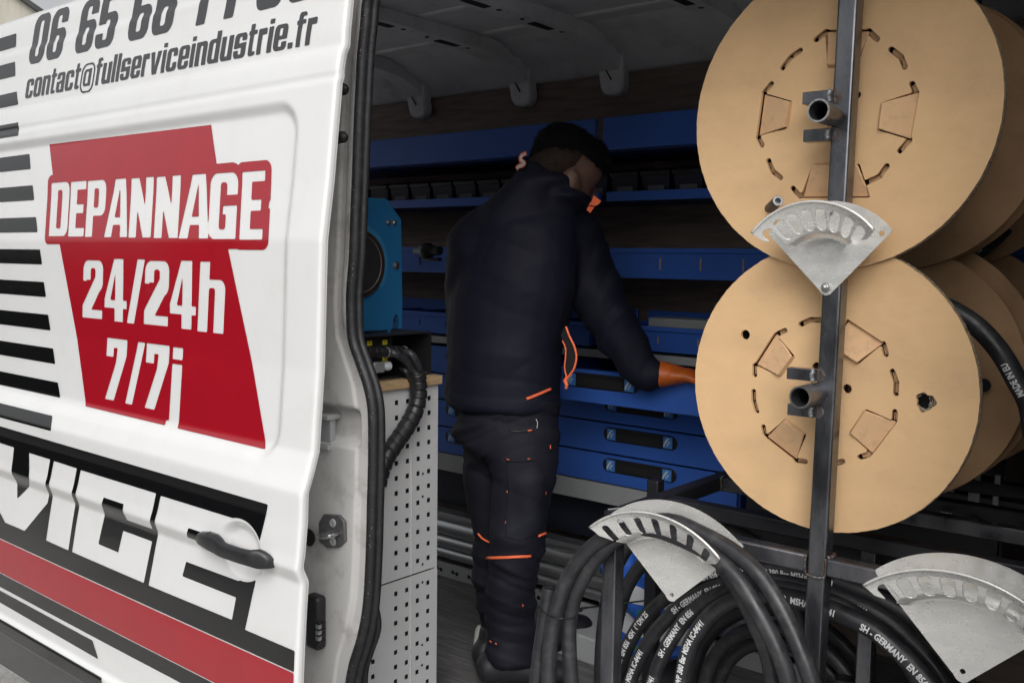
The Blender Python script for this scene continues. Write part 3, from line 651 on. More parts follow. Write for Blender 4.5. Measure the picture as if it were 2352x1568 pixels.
for x0, x1 in zip(bx, bx[1:]):
    for y in (1.7, 2.05, 2.4, 2.72):
        L = (x1 - x0) - .17; xm = (x0 + x1) / 2
        if y > 2.6: L = x1 - x0 - .13
        m_ = MB(); n2 = 8; vs = []
        for xx in (xm - L / 2, xm + L / 2):
            for t in range(n2): a = math.pi * t / (n2 - 1); vs.append((xx, y + .026 * math.cos(a), 2.625 - .012 * math.sin(a)))
        m_.add(vs, [(t, t + 1, n2 + t + 1, n2 + t) for t in range(n2 - 1)]); vobj('roof_rib', m_, 'roofpaint', smooth=True, angle=180)
m_ = MB(); vs = []
for y, z in [(2.80, 2.624), (2.86, 2.60), (2.89, 2.598), (2.92, 2.575), (2.955, 2.572), (2.99, 2.545), (3.03, 2.54), (3.05, 2.50), (3.084, 2.495)]: vs += [(-3.74, y, z), (.72, y, z)]
m_.add(vs, [(2 * i, 2 * i + 1, 2 * i + 3, 2 * i + 2) for i in range(8)]); vobj('roof_edge', m_, 'roofpaint', smooth=True, angle=60)
# ------------------------------------------------------------------ inside the van, against the far wall
def part(name, mb, m_, e, label=None, **k):
    """child of thing e, geometry in world coordinates"""
    w = e.location if e.parent is None else e.parent.location if e.parent.parent is None else e.parent.parent.location
    mb.v = [(a - w.x, b - w.y, c - w.z) for a, b, c in mb.v]
    o = obj(name, mb, m_, e, **k)
    if label: o['label'] = label
    return o
def thing(name, loc, label, cat, group=None):
    e = empty(name, loc, label, cat, group); e.location = loc; return e
def clone(root, dx, label):
    r = root.copy(); C.objects.link(r); r.location = Vector(root.location) + Vector(dx); r['label'] = label
    for ch in list(root.children):
        c = ch.copy(); C.objects.link(c); c.parent = r
        for g_ in list(ch.children): q_ = g_.copy(); C.objects.link(q_); q_.parent = c
    return r

YF = 2.70
sh = thing('shelf_rack', (-1.7, 3.07, .55), 'tall blue steel shelf rack of trays and fascias along the far wall', 'shelf rack')
for x0, x1 in ((-3.68, -1.90), (-1.87, .35)):
    part('fascia', MB().box((x0, YF, 2.163), (x1, YF + .018, 2.270)), 'blue', sh, bevel=.003)
    part('top_shelf', MB().box((x0, YF + .019, 2.158), (x1, 3.08, 2.166)), 'dblue', sh)
    part('shelf', MB().box((x0, YF + .05, 2.000), (x1, 3.08, 2.008)), 'dblue', sh)
    part('shelf_lip', MB().box((x0, YF + .03, 1.996), (x1, YF + .048, 2.028)), 'blue', sh, bevel=.002)
for x in (-3.66, .35):
    part('upright', MB().box((x - .013, 3.03, .95), (x + .013, 3.08, 2.27)), 'dblue', sh)
def trayrow(z0, z1, zb, y0, depth, n):
    for x0, x1 in ((-3.68, -1.905), (-1.865, .33)):
        t = MB().box((x0, y0, z0), (x1, y0 + .012, z1)); t.box((x0, y0 - .006, z1 - .014), (x1, y0 + .0125, z1 + .002))
        t.box((x0, y0 + .013, z0), (x1, y0 + depth, z0 + .008)); t.box((x0, y0 + depth, z0), (x1, y0 + depth + .01, zb))
        for s_ in (x0, x1 - .008): t.box((s_, y0 + .0125, z0 + .009), (s_ + .008, y0 + depth - .001, z1))
        k = x0 + .23
        tr = part('tray', t, 'blue', sh, bevel=.002)
        while k < x1 - .05:
            part('divider', MB().box((k, y0 + .014, z0 + .01), (k + .004, y0 + depth - .002, z1 - .004)), 'dblue', tr)
            part('divider_slot', MB().box((k - .002, y0 - .0015, z0 + .028), (k + .003, y0 - .0003, z1 - .030)), 'wood' if x0 > -2 else 'dark', tr)
            k += .145
trayrow(1.742, 1.838, 1.80, YF, .30, 9)
trayrow(1.506, 1.586, 1.622, YF, .30, 9)
for x, y, z, w_, h_ in ((-1.62, 2.84, 1.515, .22, .095), (-2.7, 2.86, 1.515, .13, .05), (-2.55, 2.9, 1.515, .10, .04)):
    o = obj('carton' if w_ > .2 else 'fitting_pack', MB().box((-w_ / 2, -.05, 0), (w_ / 2, .05, h_)), 'greymetal' if w_ > .2 else 'dark', bevel=.004); o.location = (x, y, z + .0)
    tag(o, {.22: 'grey carton lying in the lower blue tray above the reaching arm', .13: 'dark pack in the lower blue tray just right of the blue machine', .10: 'small dark pack in the lower tray beside the person\'s back'}[w_], 'box' if w_ > .2 else 'pack')

# bins on the upper shelf
def bin_():
    b = thing('storage_bin', (0, 0, 0), 'black bin', 'storage bin', 'black storage bins on the upper shelf')
    s_ = MB(); w, dd, hh = .052, .22, .115
    s_.add([(-w * .86, 0, 0), (w * .86, 0, 0), (w * .86, dd, 0), (-w * .86, dd, 0), (-w, -.01, hh * .62), (w, -.01, hh * .62), (w, dd, hh), (-w, dd, hh)], [(0, 3, 2, 1), (0, 1, 5, 4), (1, 2, 6, 5), (2, 3, 7, 6), (3, 0, 4, 7)])
    obj('shell', s_, 'navydark', b, solid=.003)
    l = MB().box((-w - .003, -.018, hh * .60), (w + .003, -.006, hh * .72)); obj('rim', l, 'blackplastic', b, bevel=.002)
    obj('label_holder', MB().box((-w * .6, -.006, .012), (w * .6, -.0015, .058)), 'binmark', b, bevel=.001)
    return b
b0 = bin_(); b0.location = (-3.15, YF + .07, 2.010)
ordn = ['leftmost, next to the black door seal', 'second from the door seal', 'third from the door seal', 'fourth from the door seal', 'fifth from the door seal', 'sixth, close behind the shoulder', 'seventh, behind the shoulder', 'behind the neck', 'just left of the head', 'behind the hair', 'right of the face', 'above the orange collar tag', 'halfway between head and upper reel', 'second left of the upper reel', 'next to the upper reel edge']
b0['label'] = 'black storage bin on the upper shelf, ' + ordn[0]
for k in range(1, 15): clone(b0, (k * .121, 0, 0), 'black storage bin on the upper shelf, ' + ordn[k])

# drawer cabinets
DZ = [(1.355, 1.459), (1.255, 1.351), (1.149, 1.251), (1.045, 1.145)]
def cabinet(x0, x1, label, opened=None, color='blue', emb=True):
    c = thing('drawer_cabinet', ((x0 + x1) / 2, 2.9, 1.0), label, 'drawer cabinet', 'drawer cabinets along the far wall')
    f = MB(); f.box((x0, YF + .015, .975), (x0 + .012, 3.07, 1.468)); f.box((x1 - .012, YF + .015, .975), (x1, 3.07, 1.468)); f.box((x0 + .0125, 3.05, .98), (x1 - .0125, 3.07, 1.46))
    for z in (1.045, 1.149, 1.255, 1.349): f.box((x0 + .0125, YF + .03, z - .0045), (x1 - .0125, 3.049, z - .002))
    part('carcass', f, 'dblue' if color == 'blue' else 'blacksteel', c)
    part('plinth', MB().box((x0, YF + .004, .972), (x1, YF + .03, 1.040)), 'greymetal', c, bevel=.002)
    for i, (z0, z1) in enumerate(DZ):
        dy = -.235 if opened == i else 0
        t = MB().box((x0 + .006, YF + dy, z0), (x1 - .006, YF + dy + .016, z1)); t.box((x0 + .004, YF + dy, z1 - .004), (x1 - .004, YF + dy + .026, z1))
        if opened == i:
            t.box((x0 + .02, YF + dy + .017, z0 + .004), (x0 + .026, YF + .25, z1 - .012)); t.box((x1 - .026, YF + dy + .017, z0 + .004), (x1 - .02, YF + .25, z1 - .012)); t.box((x0 + .0265, YF + dy + .017, z0 + .004), (x1 - .0265, YF + .25, z0 + .008))
        dr = part('drawer', t, color, c, bevel=.002)
        if opened == i: dr['label'] = 'blue drawer pulled open'
        xm = (x0 + x1) / 2; zm = z1 - .0355; hw = .143
        pts = [(xm + sx * (hw - .0235) + .0235 * math.sin(a) * sx, YF + dy - .0035, zm + .0235 * math.cos(a)) for sx, rng in ((1, range(0, 9)), (-1, range(8, -1, -1))) for a in [math.pi * q_ / 8 for q_ in rng]]
        part('handle', MB().prism(pts, (0, .004, 0)), 'blackplastic' if emb else 'dark', dr, bevel=.0012)
        if emb:
            rec = MB().box((xm - .085, YF + dy - .006, zm - .016), (xm + .085, YF + dy - .0037, zm + .010)); part('handle_grip', rec, 'dark', dr)
            for sx in (-1, 1):
                cx = xm + sx * .109; part('emblem', MB().box((cx - .0165, YF + dy - .006, zm - .0185), (cx + .0165, YF + dy - .0036, zm + .0185)), 'emblem', dr)
                for (ox, s_) in ((-.004, 1), (.004, .6)):
                    a0 = [(cx + ox + (-.011 + .02 * t - .0) * s_, zm + (-.013 + .027 * math.sin(t * 1.45)) * s_ - (.004 if s_ < 1 else 0)) for t in np.linspace(0, 1, 6)]
                    wv = [.0022 * math.sin(.5 + 2.4 * t) * s_ + .0004 for t in np.linspace(0, 1, 6)]
                    mk = MB(); vs = []
                    for (px, pz), w in zip(a0, wv): vs += [(px - w, YF + dy - .0064, pz + w), (px + w, YF + dy - .0064, pz - w)]
                    mk.add(vs, [(2 * q_, 2 * q_ + 1, 2 * q_ + 3, 2 * q_ + 2) for q_ in range(5)]); part('emblem_mark', mk, 'emark', dr)
    return c
cabinet(-2.795, -2.075, 'blue drawer cabinet left of the person, beside the perforated panel')
cabinet(-2.055, -1.335, 'blue drawer cabinet with its top drawer open under the orange glove', opened=0)
cabinet(-1.315, -.595, 'dark drawer cabinet hidden behind the cardboard reels', color='blacksteel', emb=False)
o = obj('worktop', MB().box((-2.8, YF - .008, 1.4705), (-.55, 3.07, 1.4965)), 'greymetal', bevel=.002); tag(o, 'grey steel shelf top above the open blue drawer', 'shelf')

# aluminium wheel-arch rail and floor strip under the cabinets
r = thing('aluminium_rail', (-2, 2.9, .55), 'ribbed bright aluminium rail below the cabinets, left of the trouser legs', 'rail')
pr = [(2.76, .806), (2.70, .806), (2.698, .790), (2.712, .786), (2.712, .775)]
for a0, a1, rr in ((.775, .715, .030), (.712, .665, .024), (.662, .622, .020)):
    for t in np.linspace(0, math.pi, 9): pr.append((2.715 - rr * math.sin(t) * .9, (a0 + a1) / 2 + (a0 - a1) / 2 * math.cos(t)))
    pr.append((2.722, a1 - .001))
pr += [(2.76, .612)]
m_ = MB(); vs = []
for y, z in pr: vs += [(-3.68, y, z), (-1.1, y, z)]
m_.add(vs, [(2 * i, 2 * i + 1, 2 * i + 3, 2 * i + 2) for i in range(len(pr) - 1)])
part('profile', m_, 'alu', r, smooth=True, angle=40)
part('kick_plate', MB().box((-3.68, 2.69, .553), (-1.1, 2.71, .607)), 'greymetal', r, bevel=.002)
for k in range(9):
    x = -2.60 + k * .085
    bt = MB().lathe((x - .010, 2.6895, .582), (0, -1, 0), [(0, .0001), (.0, .008), (-.001, .008)], 12); bt.lathe((x + .012, 2.6895, .579), (0, -1, 0), [(0, .0001), (.0, .008), (-.001, .008)], 12); bt.box((x - .01, 2.6885, .578), (x + .012, 2.6895, .583))
    part('keyhole', bt, 'dark', r)
b = MB().box((-3.68, 2.80, .81), (-.6, 2.83, .97)); vobj('wall_recess', b, 'navydark')

# grey step box and film roll bag behind the hoses
o = obj('step_box', MB().box((-.20, -.11, 0), (.14, .11, .085)), 'greymetal', bevel=.006); o.location = (-1.62, 2.50, .553); tag(o, 'low grey steel box on the floor just right of the trouser legs', 'box')
bag = thing('film_bag', (-1.47, 2.44, .654), 'crumpled blue and white printed plastic sack behind the hose loops', 'sack')
def crumple(nx_, nz_, w, h, dep_, seed):
    mb = MB(); mb.v = []
    for j in range(nz_):
        for i in range(nx_):
            u, v = i / (nx_ - 1), j / (nz_ - 1); p = Vector((u * 5, v * 5, seed)); r_ = noise.noise(p) * .02 + noise.noise(p * 2.5) * .008
            prof = math.sin(math.pi * min(1, v * .5 + .5)) ** .5
            mb.v.append(((u - .5) * w + r_, -dep_ * prof * math.sin(math.pi * (.1 + .8 * u)) + r_, v * h + .01 * math.sin(u * 9)))
    mb.f = [(j * nx_ + i, j * nx_ + i + 1, (j + 1) * nx_ + i + 1, (j + 1) * nx_ + i) for j in range(nz_ - 1) for i in range(nx_ - 1)]
    return mb
obj('film', crumple(30, 24, .34, .30, .09, 1.0), 'bagblue', bag, smooth=True, angle=180, solid=.001)
for z0, m2, hh in ((.045, 'bagwhite', .05), (.145, 'bagwhite', .035), (.005, 'baggreen', .012), (.11, 'baggreen', .014)):
    c_ = crumple(30, 24, .34, .30, .09, 1.0); c_.v = [(a, b_ - .0025, c2_) for a, b_, c2_ in c_.v]
    c_.f = [f for f in c_.f if z0 <= c_.v[f[0]][2] <= z0 + hh and (m2 != 'baggreen' or (int(f[0] % 30) % 5) < 3)]
    obj('printed_band', c_, m2, bag, smooth=True, angle=180)

# ------------------------------------------------------------------ perforated cabinet behind the pillar, machine on top
XP = -1.75
pc = thing('perforated_cabinet', (-1.95, 1.62, .553), 'light grey perforated steel cabinet with a plywood top behind the door pillar', 'cabinet')
def perforated(y0, y1, z0, z1, ys, zs_, hs_=.0122):
    Ys = sorted(set([y0, y1] + [v for y in ys for v in (y - hs_ / 2, y + hs_ / 2)])); Zs = sorted(set([z0, z1] + [v for z in zs_ for v in (z - hs_ / 2, z + hs_ / 2)]))
    mb = MB(); mb.v = [(XP, y, z) for z in Zs for y in Ys]; n = len(Ys)
    for j in range(len(Zs) - 1):
        for i in range(n - 1):
            ym, zm = (Ys[i] + Ys[i + 1]) / 2, (Zs[j] + Zs[j + 1]) / 2
            if any(abs(ym - y) < hs_ / 2 for y in ys) and any(abs(zm - z) < hs_ / 2 for z in zs_): continue
            mb.f.append((j * n + i, j * n + i + 1, (j + 1) * n + i + 1, (j + 1) * n + i))
    return mb
ycols = [1.770 - .0383 * k for k in range(4)]
zu = [1.018 + .03825 * k for k in range(12)]; zl = [.951 - .0383 * k for k in range(10)]
part('perforated_panel', perforated(1.47, 1.800, .9875, 1.472, ycols, zu), 'peg', pc, solid=.0016, offset=-1, fix=True, label='upper perforated panel')
part('perforated_panel', perforated(1.47, 1.804, .556, .9835, ycols + [1.578], zl), 'peg', pc, solid=.0016, offset=-1, label='lower perforated panel')
sy = PX(944, 1200, XP).y
for z0, z1 in ((.988, 1.471), (.557, .983)): part('bend_rib', MB().tube([(XP + .0012, sy, z0), (XP + .0012, sy, z1)], .0022, 8), 'peg', pc, smooth=True)
for (y, z) in ((sy + .040, 1.245), (sy + .040, 1.185), (sy + .041, 1.006), (sy + .041, .958), (sy + .041, .79), (sy + .041, .735)):
    part('screw_hole', MB().lathe((XP + .0016, y, z), (1, 0, 0), [(0, .0001), (0, .0032), (.0004, .0034)], 12), 'dark', pc)
part('carcass', MB().box((-2.6, 1.47, .556), (XP - .012, 1.793, 1.470)), 'dark', pc)  # dark block painting in the shade seen through the perforations
part('corner_post', MB().box((XP - .0115, 1.7935, .556), (XP - .0005, 1.803, 1.470)), 'peg', pc)
part('plywood_top', MB().box((-2.6, 1.45, 1.4735), (XP + .012, 1.806, 1.4965)), 'wood', pc, bevel=.0015)

XM = -1.82
def mp(x, y, X_=XM): p = PX(*m6(x, y), X_); return p
mc = thing('crimping_machine', (XM - .1, 1.6, 1.62), 'sky blue hose crimping machine with a round black die opening', 'machine')
pl = [mp(105, 150), mp(300, 165), mp(430, 345), mp(440, 1295)]
zb_ = pl[-1].z; zt_ = pl[0].z
poly = [(XM, 1.47, zt_ + .002), (XM, pl[1].y, pl[1].z), (XM, pl[2].y, pl[2].z), (XM, pl[3].y, zb_ + .06), (XM, pl[3].y, zb_)]
n1, n2_ = mp(318, 1300), mp(410, 1165)
poly += [(XM, pl[3].y - .012, zb_), (XM, pl[3].y - .012, n2_.z - .012), (XM, pl[3].y - .018, n2_.z - .002), (XM, pl[3].y - .026, n2_.z - .002), (XM, pl[3].y - .032, n2_.z - .014), (XM, pl[3].y - .034, n2_.z - .036), (XM, n1.y + .008, n2_.z - .042), (XM, n1.y, n2_.z - .055), (XM, n1.y, zb_), (XM, 1.47, zb_)]
part('front_plate', MB().prism(poly, (-.014, 0, 0)), 'mach', mc, bevel=.0015)
part('machine_body', MB().box((-2.35, 1.46, zb_ + .01), (XM - .05, 1.70, zt_ - .02)), 'mach', mc, bevel=.01)
top, bot, rgt = mp(95, 428), mp(65, 1030), mp(270, 760)
r_ = (top.z - bot.z) / 2; cc_ = Vector((XM, rgt.y - r_, (top.z + bot.z) / 2))
part('die_opening', MB().lathe(cc_, (1, 0, 0), [(.0012, .0002), (.0012, r_ * .80), (.005, r_ * .82), (.010, r_ * .86), (.010, r_ * .97), (.0005, r_)], 64), 'ring', mc, smooth=True, angle=40)
part('die_bore', MB().lathe(cc_, (1, 0, 0), [(.0075, .0002), (.0075, r_ * .835)], 64), 'dark', mc)
part('die_edge', MB().lathe(cc_, (1, 0, 0), [(.0078, r_ * .835), (.0095, r_ * .842), (.0078, r_ * .85)], 64), 'silverplug', mc, smooth=True)
arc = MB(); vs = []
for t in np.linspace(math.radians(88), math.radians(-38), 40):
    for rr in (r_ * 1.0, r_ * 1.17): vs.append((XM + .0022, cc_.y + rr * math.cos(t), cc_.z + rr * math.sin(t)))
arc.add(vs, [(2 * i, 2 * i + 1, 2 * i + 3, 2 * i + 2) for i in range(39)]); part('guard_arc', arc, 'mach2', mc)
for (x, y), rr in (((313, 370), .0065), ((365, 372), .0065), ((385, 745), .0095)):
    p = mp(x, y); part('bolt', MB().lathe(p, (1, 0, 0), [(0, rr * 1.25), (.001, rr * 1.2), (.0012, rr), (.004, rr * .9), (.006, rr * .45), (.0062, .0001)], 6 if rr > .008 else 16), 'steel', mc, smooth=True, angle=40)

# control box, open to the side
XB = -1.765
bp = lambda x, y, X_=XB: PX(*s6(x, y), X_)
tr, br = bp(610, 1118), bp(610, 1492); zt2, zb2, yr = tr.z, 1.4985, tr.y
bxx = thing('control_box', (-1.95, 1.6, zb2), 'open black hydraulic control box standing on the plywood top', 'control box')
def rr_frame(y0, z0, y1, z1, r, t, x0, x1):
    out, inn = [], []
    for cy, cz, a0 in ((y1 - r, z1 - r, 0), (y0 + r, z1 - r, 90), (y0 + r, z0 + r, 180), (y1 - r, z0 + r, 270)):
        for k in range(7):
            a = math.radians(a0 + 15 * k); out.append((cy + r * math.cos(a), cz + r * math.sin(a))); inn.append((cy + (r - t) * math.cos(a), cz + (r - t) * math.sin(a)))
    n = len(out); mb = MB(); vs = []
    for X_ in (x0, x1):
        for L in (out, inn): vs += [(X_, a, b_) for a, b_ in L]
    f = []
    for k in range(n):
        q = (k + 1) % n
        f += [(k, q, n + q, n + k), (2 * n + k, 3 * n + k, 3 * n + q, 2 * n + q), (k, 2 * n + k, 2 * n + q, q), (n + k, n + q, 3 * n + q, 3 * n + k)]
    return mb.add(vs, f)
part('housing', rr_frame(1.40, zb2, yr, zt2, .012, .004, XB, XB - .22), 'blackplastic', bxx, smooth=True, angle=30)
part('back_panel', MB().box((XB - .225, 1.40, zb2), (XB - .221, yr, zt2)), 'navydark', bxx)
XV = XB - .03
a_, b_2 = PX(*s6(-20, 1172), XV), PX(*s6(278, 1378), XV)
mani = part('valve_block', MB().box((XV - .12, 1.42, b_2.z), (XV, b_2.y, a_.z)), 'blackplastic', bxx, bevel=.002)
for x, y in ((82, 1220), (212, 1212), (212, 1352)):
    p = PX(*s6(x, y), XV + .0008)
    tg = part('yellow_tag', MB().box((XV + .0002, p.y - .0082, p.z - .0058), (XV + .001, p.y + .0082, p.z + .0058)), 'yellow', bxx)
    part('tag_mark', MB().box((XV + .0011, p.y - .0008, p.z - .001), (XV + .0014, p.y + .0012, p.z + .0035)), 'dark', bxx)
for (x0, x1, y_p, X2) in ((55, 225, 1290, XB + .012), (235, 375, 1278, XB - .012)):
    p, q = PX(*s6(x0, y_p), X2), PX(*s6(x1, y_p + 8), X2); L = (q - p); LL = L.length
    for a0, a1, rr in ((0, .30, .0125), (.34, .62, .0145), (.64, 1.0, .0125)):
        part('hose_fitting', MB().lathe(p + L * a0, L, [(0, .004), (0, rr), (LL * (a1 - a0), rr), (LL * (a1 - a0), .004)], 6 if a0 > .3 and a0 < .5 else 20), 'blackplastic', bxx, bevel=.0008)
    part('collar_ring', MB().lathe(q, L, [(-.002, .0125), (-.002, .0135), (.0015, .0135), (.0015, .0125)], 24), 'silverplug', bxx, smooth=True)
pz0, pz1 = PX(*s6(60, 1430), XB), PX(*s6(350, 1440), XB)
part('cable_plug', MB().box((XB - .014, pz0.y, pz0.z - .012), (XB + .010, pz0.y + .011, pz0.z + .013)), 'silverplug', bxx, bevel=.002)
part('cable_plug', MB().box((XB - .014, pz0.y + .014, pz0.z - .014), (XB + .010, pz0.y + .050, pz0.z + .013)), 'silverplug', bxx, bevel=.003)
part('cable_gland', MB().lathe(Vector((XB, pz0.y + .050, pz0.z)), (0, 1, 0), [(0, .001), (0, .009), (.012, .0095), (.012, .0115), (.022, .0115), (.026, .008), (.028, .001)], 12), 'bagwhite', bxx, smooth=True, angle=30)
p = bp(545, 1467); part('latch', MB().box((XB, p.y - .005, p.z - .003), (XB + .004, p.y + .006, p.z + .003)), 'steel', bxx, bevel=.001)

# hoses gathered in a black spiral guard
gh = thing('guarded_hose', (-1.72, 1.72, 1.35), 'bundle of black hoses in spiral guard looping down before the perforated cabinet', 'hose bundle')
XH = -1.722
jn = PX(*c5(435, 905), XH)
for (x0, y0, pts) in ((225, 1298, [(300, 1310), (390, 1370), (450, 1470)]), (375, 1286, [(440, 1320), (490, 1400), (508, 1480)]), (345, 1440, [(385, 1455), (410, 1490), (430, 1540)])):
    P_ = [PX(*s6(x0, y0), XB + .006)] + [PX(*s6(*q), (XB + XH * 2) / 3) for q in pts] + [jn + Vector((0, .002, -.01)), jn + Vector((0, 0, -.05))]
    part('inner_hose', MB().tube(spline(P_, 6), .0100 if x0 != 345 else .0062, 12), 'hose', gh, smooth=True, angle=180)
gp = spline([PX(*c5(x, y), XH) for x, y in ((440, 905), (452, 960), (455, 1050), (432, 1150), (375, 1255), (310, 1350), (255, 1440), (222, 1530), (205, 1600))], 16)
Ls = np.cumsum([0] + [(gp[i + 1] - gp[i]).length for i in range(len(gp) - 1)]); seg = .0225
rad = []
fine = [gp[0].lerp(gp[0], 0)]
ts = np.arange(0, Ls[-1], .0018); fine = [Vector([np.interp(t, Ls, [p[i] for p in gp]) for i in range(3)]) for t in ts]
for t in ts:
    u = (t / seg) % 1; rad.append(.0205 + .0022 * (u ** .6) - (.0030 if u < .09 else 0) - (.006 if t < .004 else 0))
part('spiral_guard', MB().tube(fine, rad, 24), 'blackplastic', gh, smooth=True, angle=180)

# dark tool lying by the upper tray
p = PY(980, 577, 2.60)
tl = thing('hand_tool', (p.x, p.y, p.z), 'small rounded black tool with a grey metal nose at the person\'s back', 'tool')
t = MB(); t.lathe((-.030, 0, .002), (1, 0, 0), [(0, .001), (0, .020), (.008, .027), (.030, .031), (.048, .028), (.058, .020), (.075, .018), (.10, .016), (.10, .001)], 24)
obj('tool_body', t, 'blackplastic', tl, smooth=True, angle=60)
obj('tool_nose', MB().box((-.040, -.03, -.008), (.0, -.024, .008)).box((-.044, -.03, -.012), (-.036, -.023, .012)), 'silverplug', tl, bevel=.002)
obj('tool_foot', MB().box((-.01, -.012, -.036), (.07, .012, -.024)), 'blackplastic', tl, bevel=.004)
# ------------------------------------------------------------------ welded steel hose rack standing in the doorway
YR = 1.70
rk = thing('hose_rack', (-.6, 2.1, .553), 'welded raw square-tube steel rack carrying the cardboard reels and hose loops', 'rack')
def rb(name, a, b_, m_='rawsteel', bev=.004, label=None): return part(name, MB().box(a, b_), m_, rk, label, bevel=bev, segs=3)
w2 = .0175
part('post', MB().beam((-.690, YR + w2, .555), (-.6625, YR + w2, 2.62), .035, .035, up=(0, 1, 0)), 'rawsteel', rk, bevel=.0045, segs=3, label='tall main post in front of the reels')
rb('front_bar', (-1.119, YR, 1.229), (-.7005, YR + .035, 1.262)); rb('front_bar', (-.6635, YR, 1.229), (.30, YR + .035, 1.262))
rb('side_bar', (-1.155, YR + .002, 1.229), (-1.120, 2.95, 1.264), 'blacksteel')
ot = MB().box((-1.1515, YR - .0005, 1.2335), (-1.1235, YR + .0015, 1.2595)); part('tube_mouth', ot, 'dark', rk)
rb('leg', (-1.155, YR, .555), (-1.120, YR + .035, 1.2285)); 
p = PY(1497, 1400, 2.17); rb('leg', (p.x - .0175, 2.155, .555), (p.x + .0175, 2.19, 1.228), 'blacksteel')
p = PY(1990, 1450, 1.95); rb('leg', (p.x - .016, 1.94, .555), (p.x + .016, 1.972, 1.228))
rb('cross_bar', (-1.119, 2.165, 1.229), (.30, 2.20, 1.262)); rb('cross_bar', (-1.119, 1.90, 1.229), (.30, 1.935, 1.262), 'blacksteel')
for y, z, m_ in ((1.985, 1.19, 'blacksteel'), (2.32, 1.245, 'blacksteel'), (2.46, 1.235, 'blacksteel'), (2.58, 1.25, 'blacksteel')):
    rb('cross_bar', (-1.119, y, z - .017), (.5, y + .035, z + .017), m_)
rb('foot_bar', (-1.119, YR, .60), (.3, YR + .035, .635)); rb('post_foot', (-.71, YR - .02, .553), (-.67, YR + .06, .556), bev=.001)
for x_ in (-.2, .3): rb('leg', (x_, 2.165, .555), (x_ + .035, 2.20, 1.228), 'blacksteel')
rb('back_post', (-.69, 2.46, 1.27), (-.655, 2.495, 2.60), 'blacksteel')
# silver clips on the rails behind
for x, y, k in ((1435, 530, 'L'), (1725, 590, 'b'), (1760, 290, 'b'), (2015, 330, 's'), (1475, 228, 't'), (2040, 80, 's'), (1810, 40, 's'), (2320, 680, 'b')):
    p = PY(*s4(x, y), 2.30); s_ = .012
    mb = MB()
    if k == 'L': mb.box((p.x - .014, p.y, p.z + .008), (p.x + .013, p.y + .006, p.z + .013)); mb.box((p.x - .014, p.y, p.z - .012), (p.x - .009, p.y + .006, p.z + .008))
    elif k == 't': mb.box((p.x - .014, p.y, p.z), (p.x + .010, p.y + .006, p.z + .004))
    else: s_ = .012 if k == 'b' else .006; mb.box((p.x - s_, p.y, p.z - .011), (p.x + s_, p.y + .006, p.z + .009))
    part('clip', mb, 'silverplug', rk, bevel=.001)
# beads of weld: lumpy runs of metal
def weld(pts, r, seed, m_='burnt'):
    rnd = random.Random(seed); P_ = spline(pts, 8); P_ = [q_ + Vector([rnd.uniform(-1, 1) * r * .18 for _ in range(3)]) for q_ in P_]
    part('weld', MB().tube(P_, [r * rnd.uniform(.75, 1.15) for _ in P_], 8), m_, rk, smooth=True, angle=180)
zj = 1.2455
weld([(-.7005, YR - .001, 1.263), (-.7015, YR - .002, 1.245), (-.7005, YR - .001, 1.229)], .0026, 1); weld([(-.6635, YR - .001, 1.263), (-.6625, YR - .002, 1.245), (-.6635, YR - .001, 1.229)], .0026, 2)
weld([(-.700, YR - .001, 1.2265), (-.682, YR - .0025, 1.224), (-.6635, YR - .001, 1.2265)], .003, 3)
weld([(-.662, YR + .004, 1.264), (-.655, YR + .012, 1.265), (-.660, YR + .030, 1.266)], .0042, 4)
weld([(-1.119, 2.164, 1.264), (-1.117, 2.163, 1.245), (-1.118, 2.164, 1.23)], .003, 5); weld([(-1.150, YR + .01, 1.265), (-1.135, YR + .03, 1.266), (-1.125, YR + .05, 1.2655)], .002, 6, 'silverplug')
weld([(-1.119, 2.17, 1.2645), (-1.119, 2.195, 1.2648)], .0028, 7)
# axle pipes with their lugs
PIPES = []
for (cx, cy), ul, lr in (((1880, 254), ((845, 570), (1010, 640)), ((830, 820), (990, 905))), ((1838, 912), None, None)):
    c = PY(cx, cy, 1.628); xp, zp = c.x, c.z; PIPES.append((xp, zp))
    part('axle_pipe', MB().pipe((xp, 1.628, zp), (xp, 2.25, zp), .0198, .0168, 40), 'rawsteel', rk, smooth=True, angle=40)
    part('pipe_bore', MB().lathe((xp, 1.66, zp), (0, 1, 0), [(0, .0165), (.3, .0165), (.3, .0001)], 32), 'pipein', rk, smooth=True, angle=40)
    part('pipe_rim', MB().pipe((xp, 1.6268, zp), (xp, 1.6285, zp), .0199, .0167, 40), 'steel', rk)
    for s_ in (1, -1):
        px_ = -.6845 if cy < 500 else -.6945
        z0 = zp + s_ * (.0225 if s_ > 0 else .0225); z1 = z0 + s_ * .0215; xl = xp - .013 + (.004 if s_ > 0 else 0)
        a, b_ = sorted((z0, z1)); rb('lug', (px_ - .052 + (0.004 if s_ < 0 else .0), YR - .013, a), (px_ + .0005, YR + .010, b_), bev=.0012)
        weld([(px_ - .001, YR - .014, a + .001), (px_ - .003, YR - .016, (a + b_) / 2), (px_ - .001, YR - .014, b_ - .001)], .0042, 11 + s_, 'silverplug')
        # straw and blue heat tint round the weld
        hm = MB().lathe((px_ + .004, YR - .0004, (a + b_) / 2), (0, 1, 0), [(0, .0001), (0, .009), (.0002, .0125)], 18)
        for i in range(len(hm.v)): hm.v[i] = (max(hm.v[i][0], px_ + .0008), hm.v[i][1], hm.v[i][2])
        part('heat_mark', hm, 'burnt', rk)

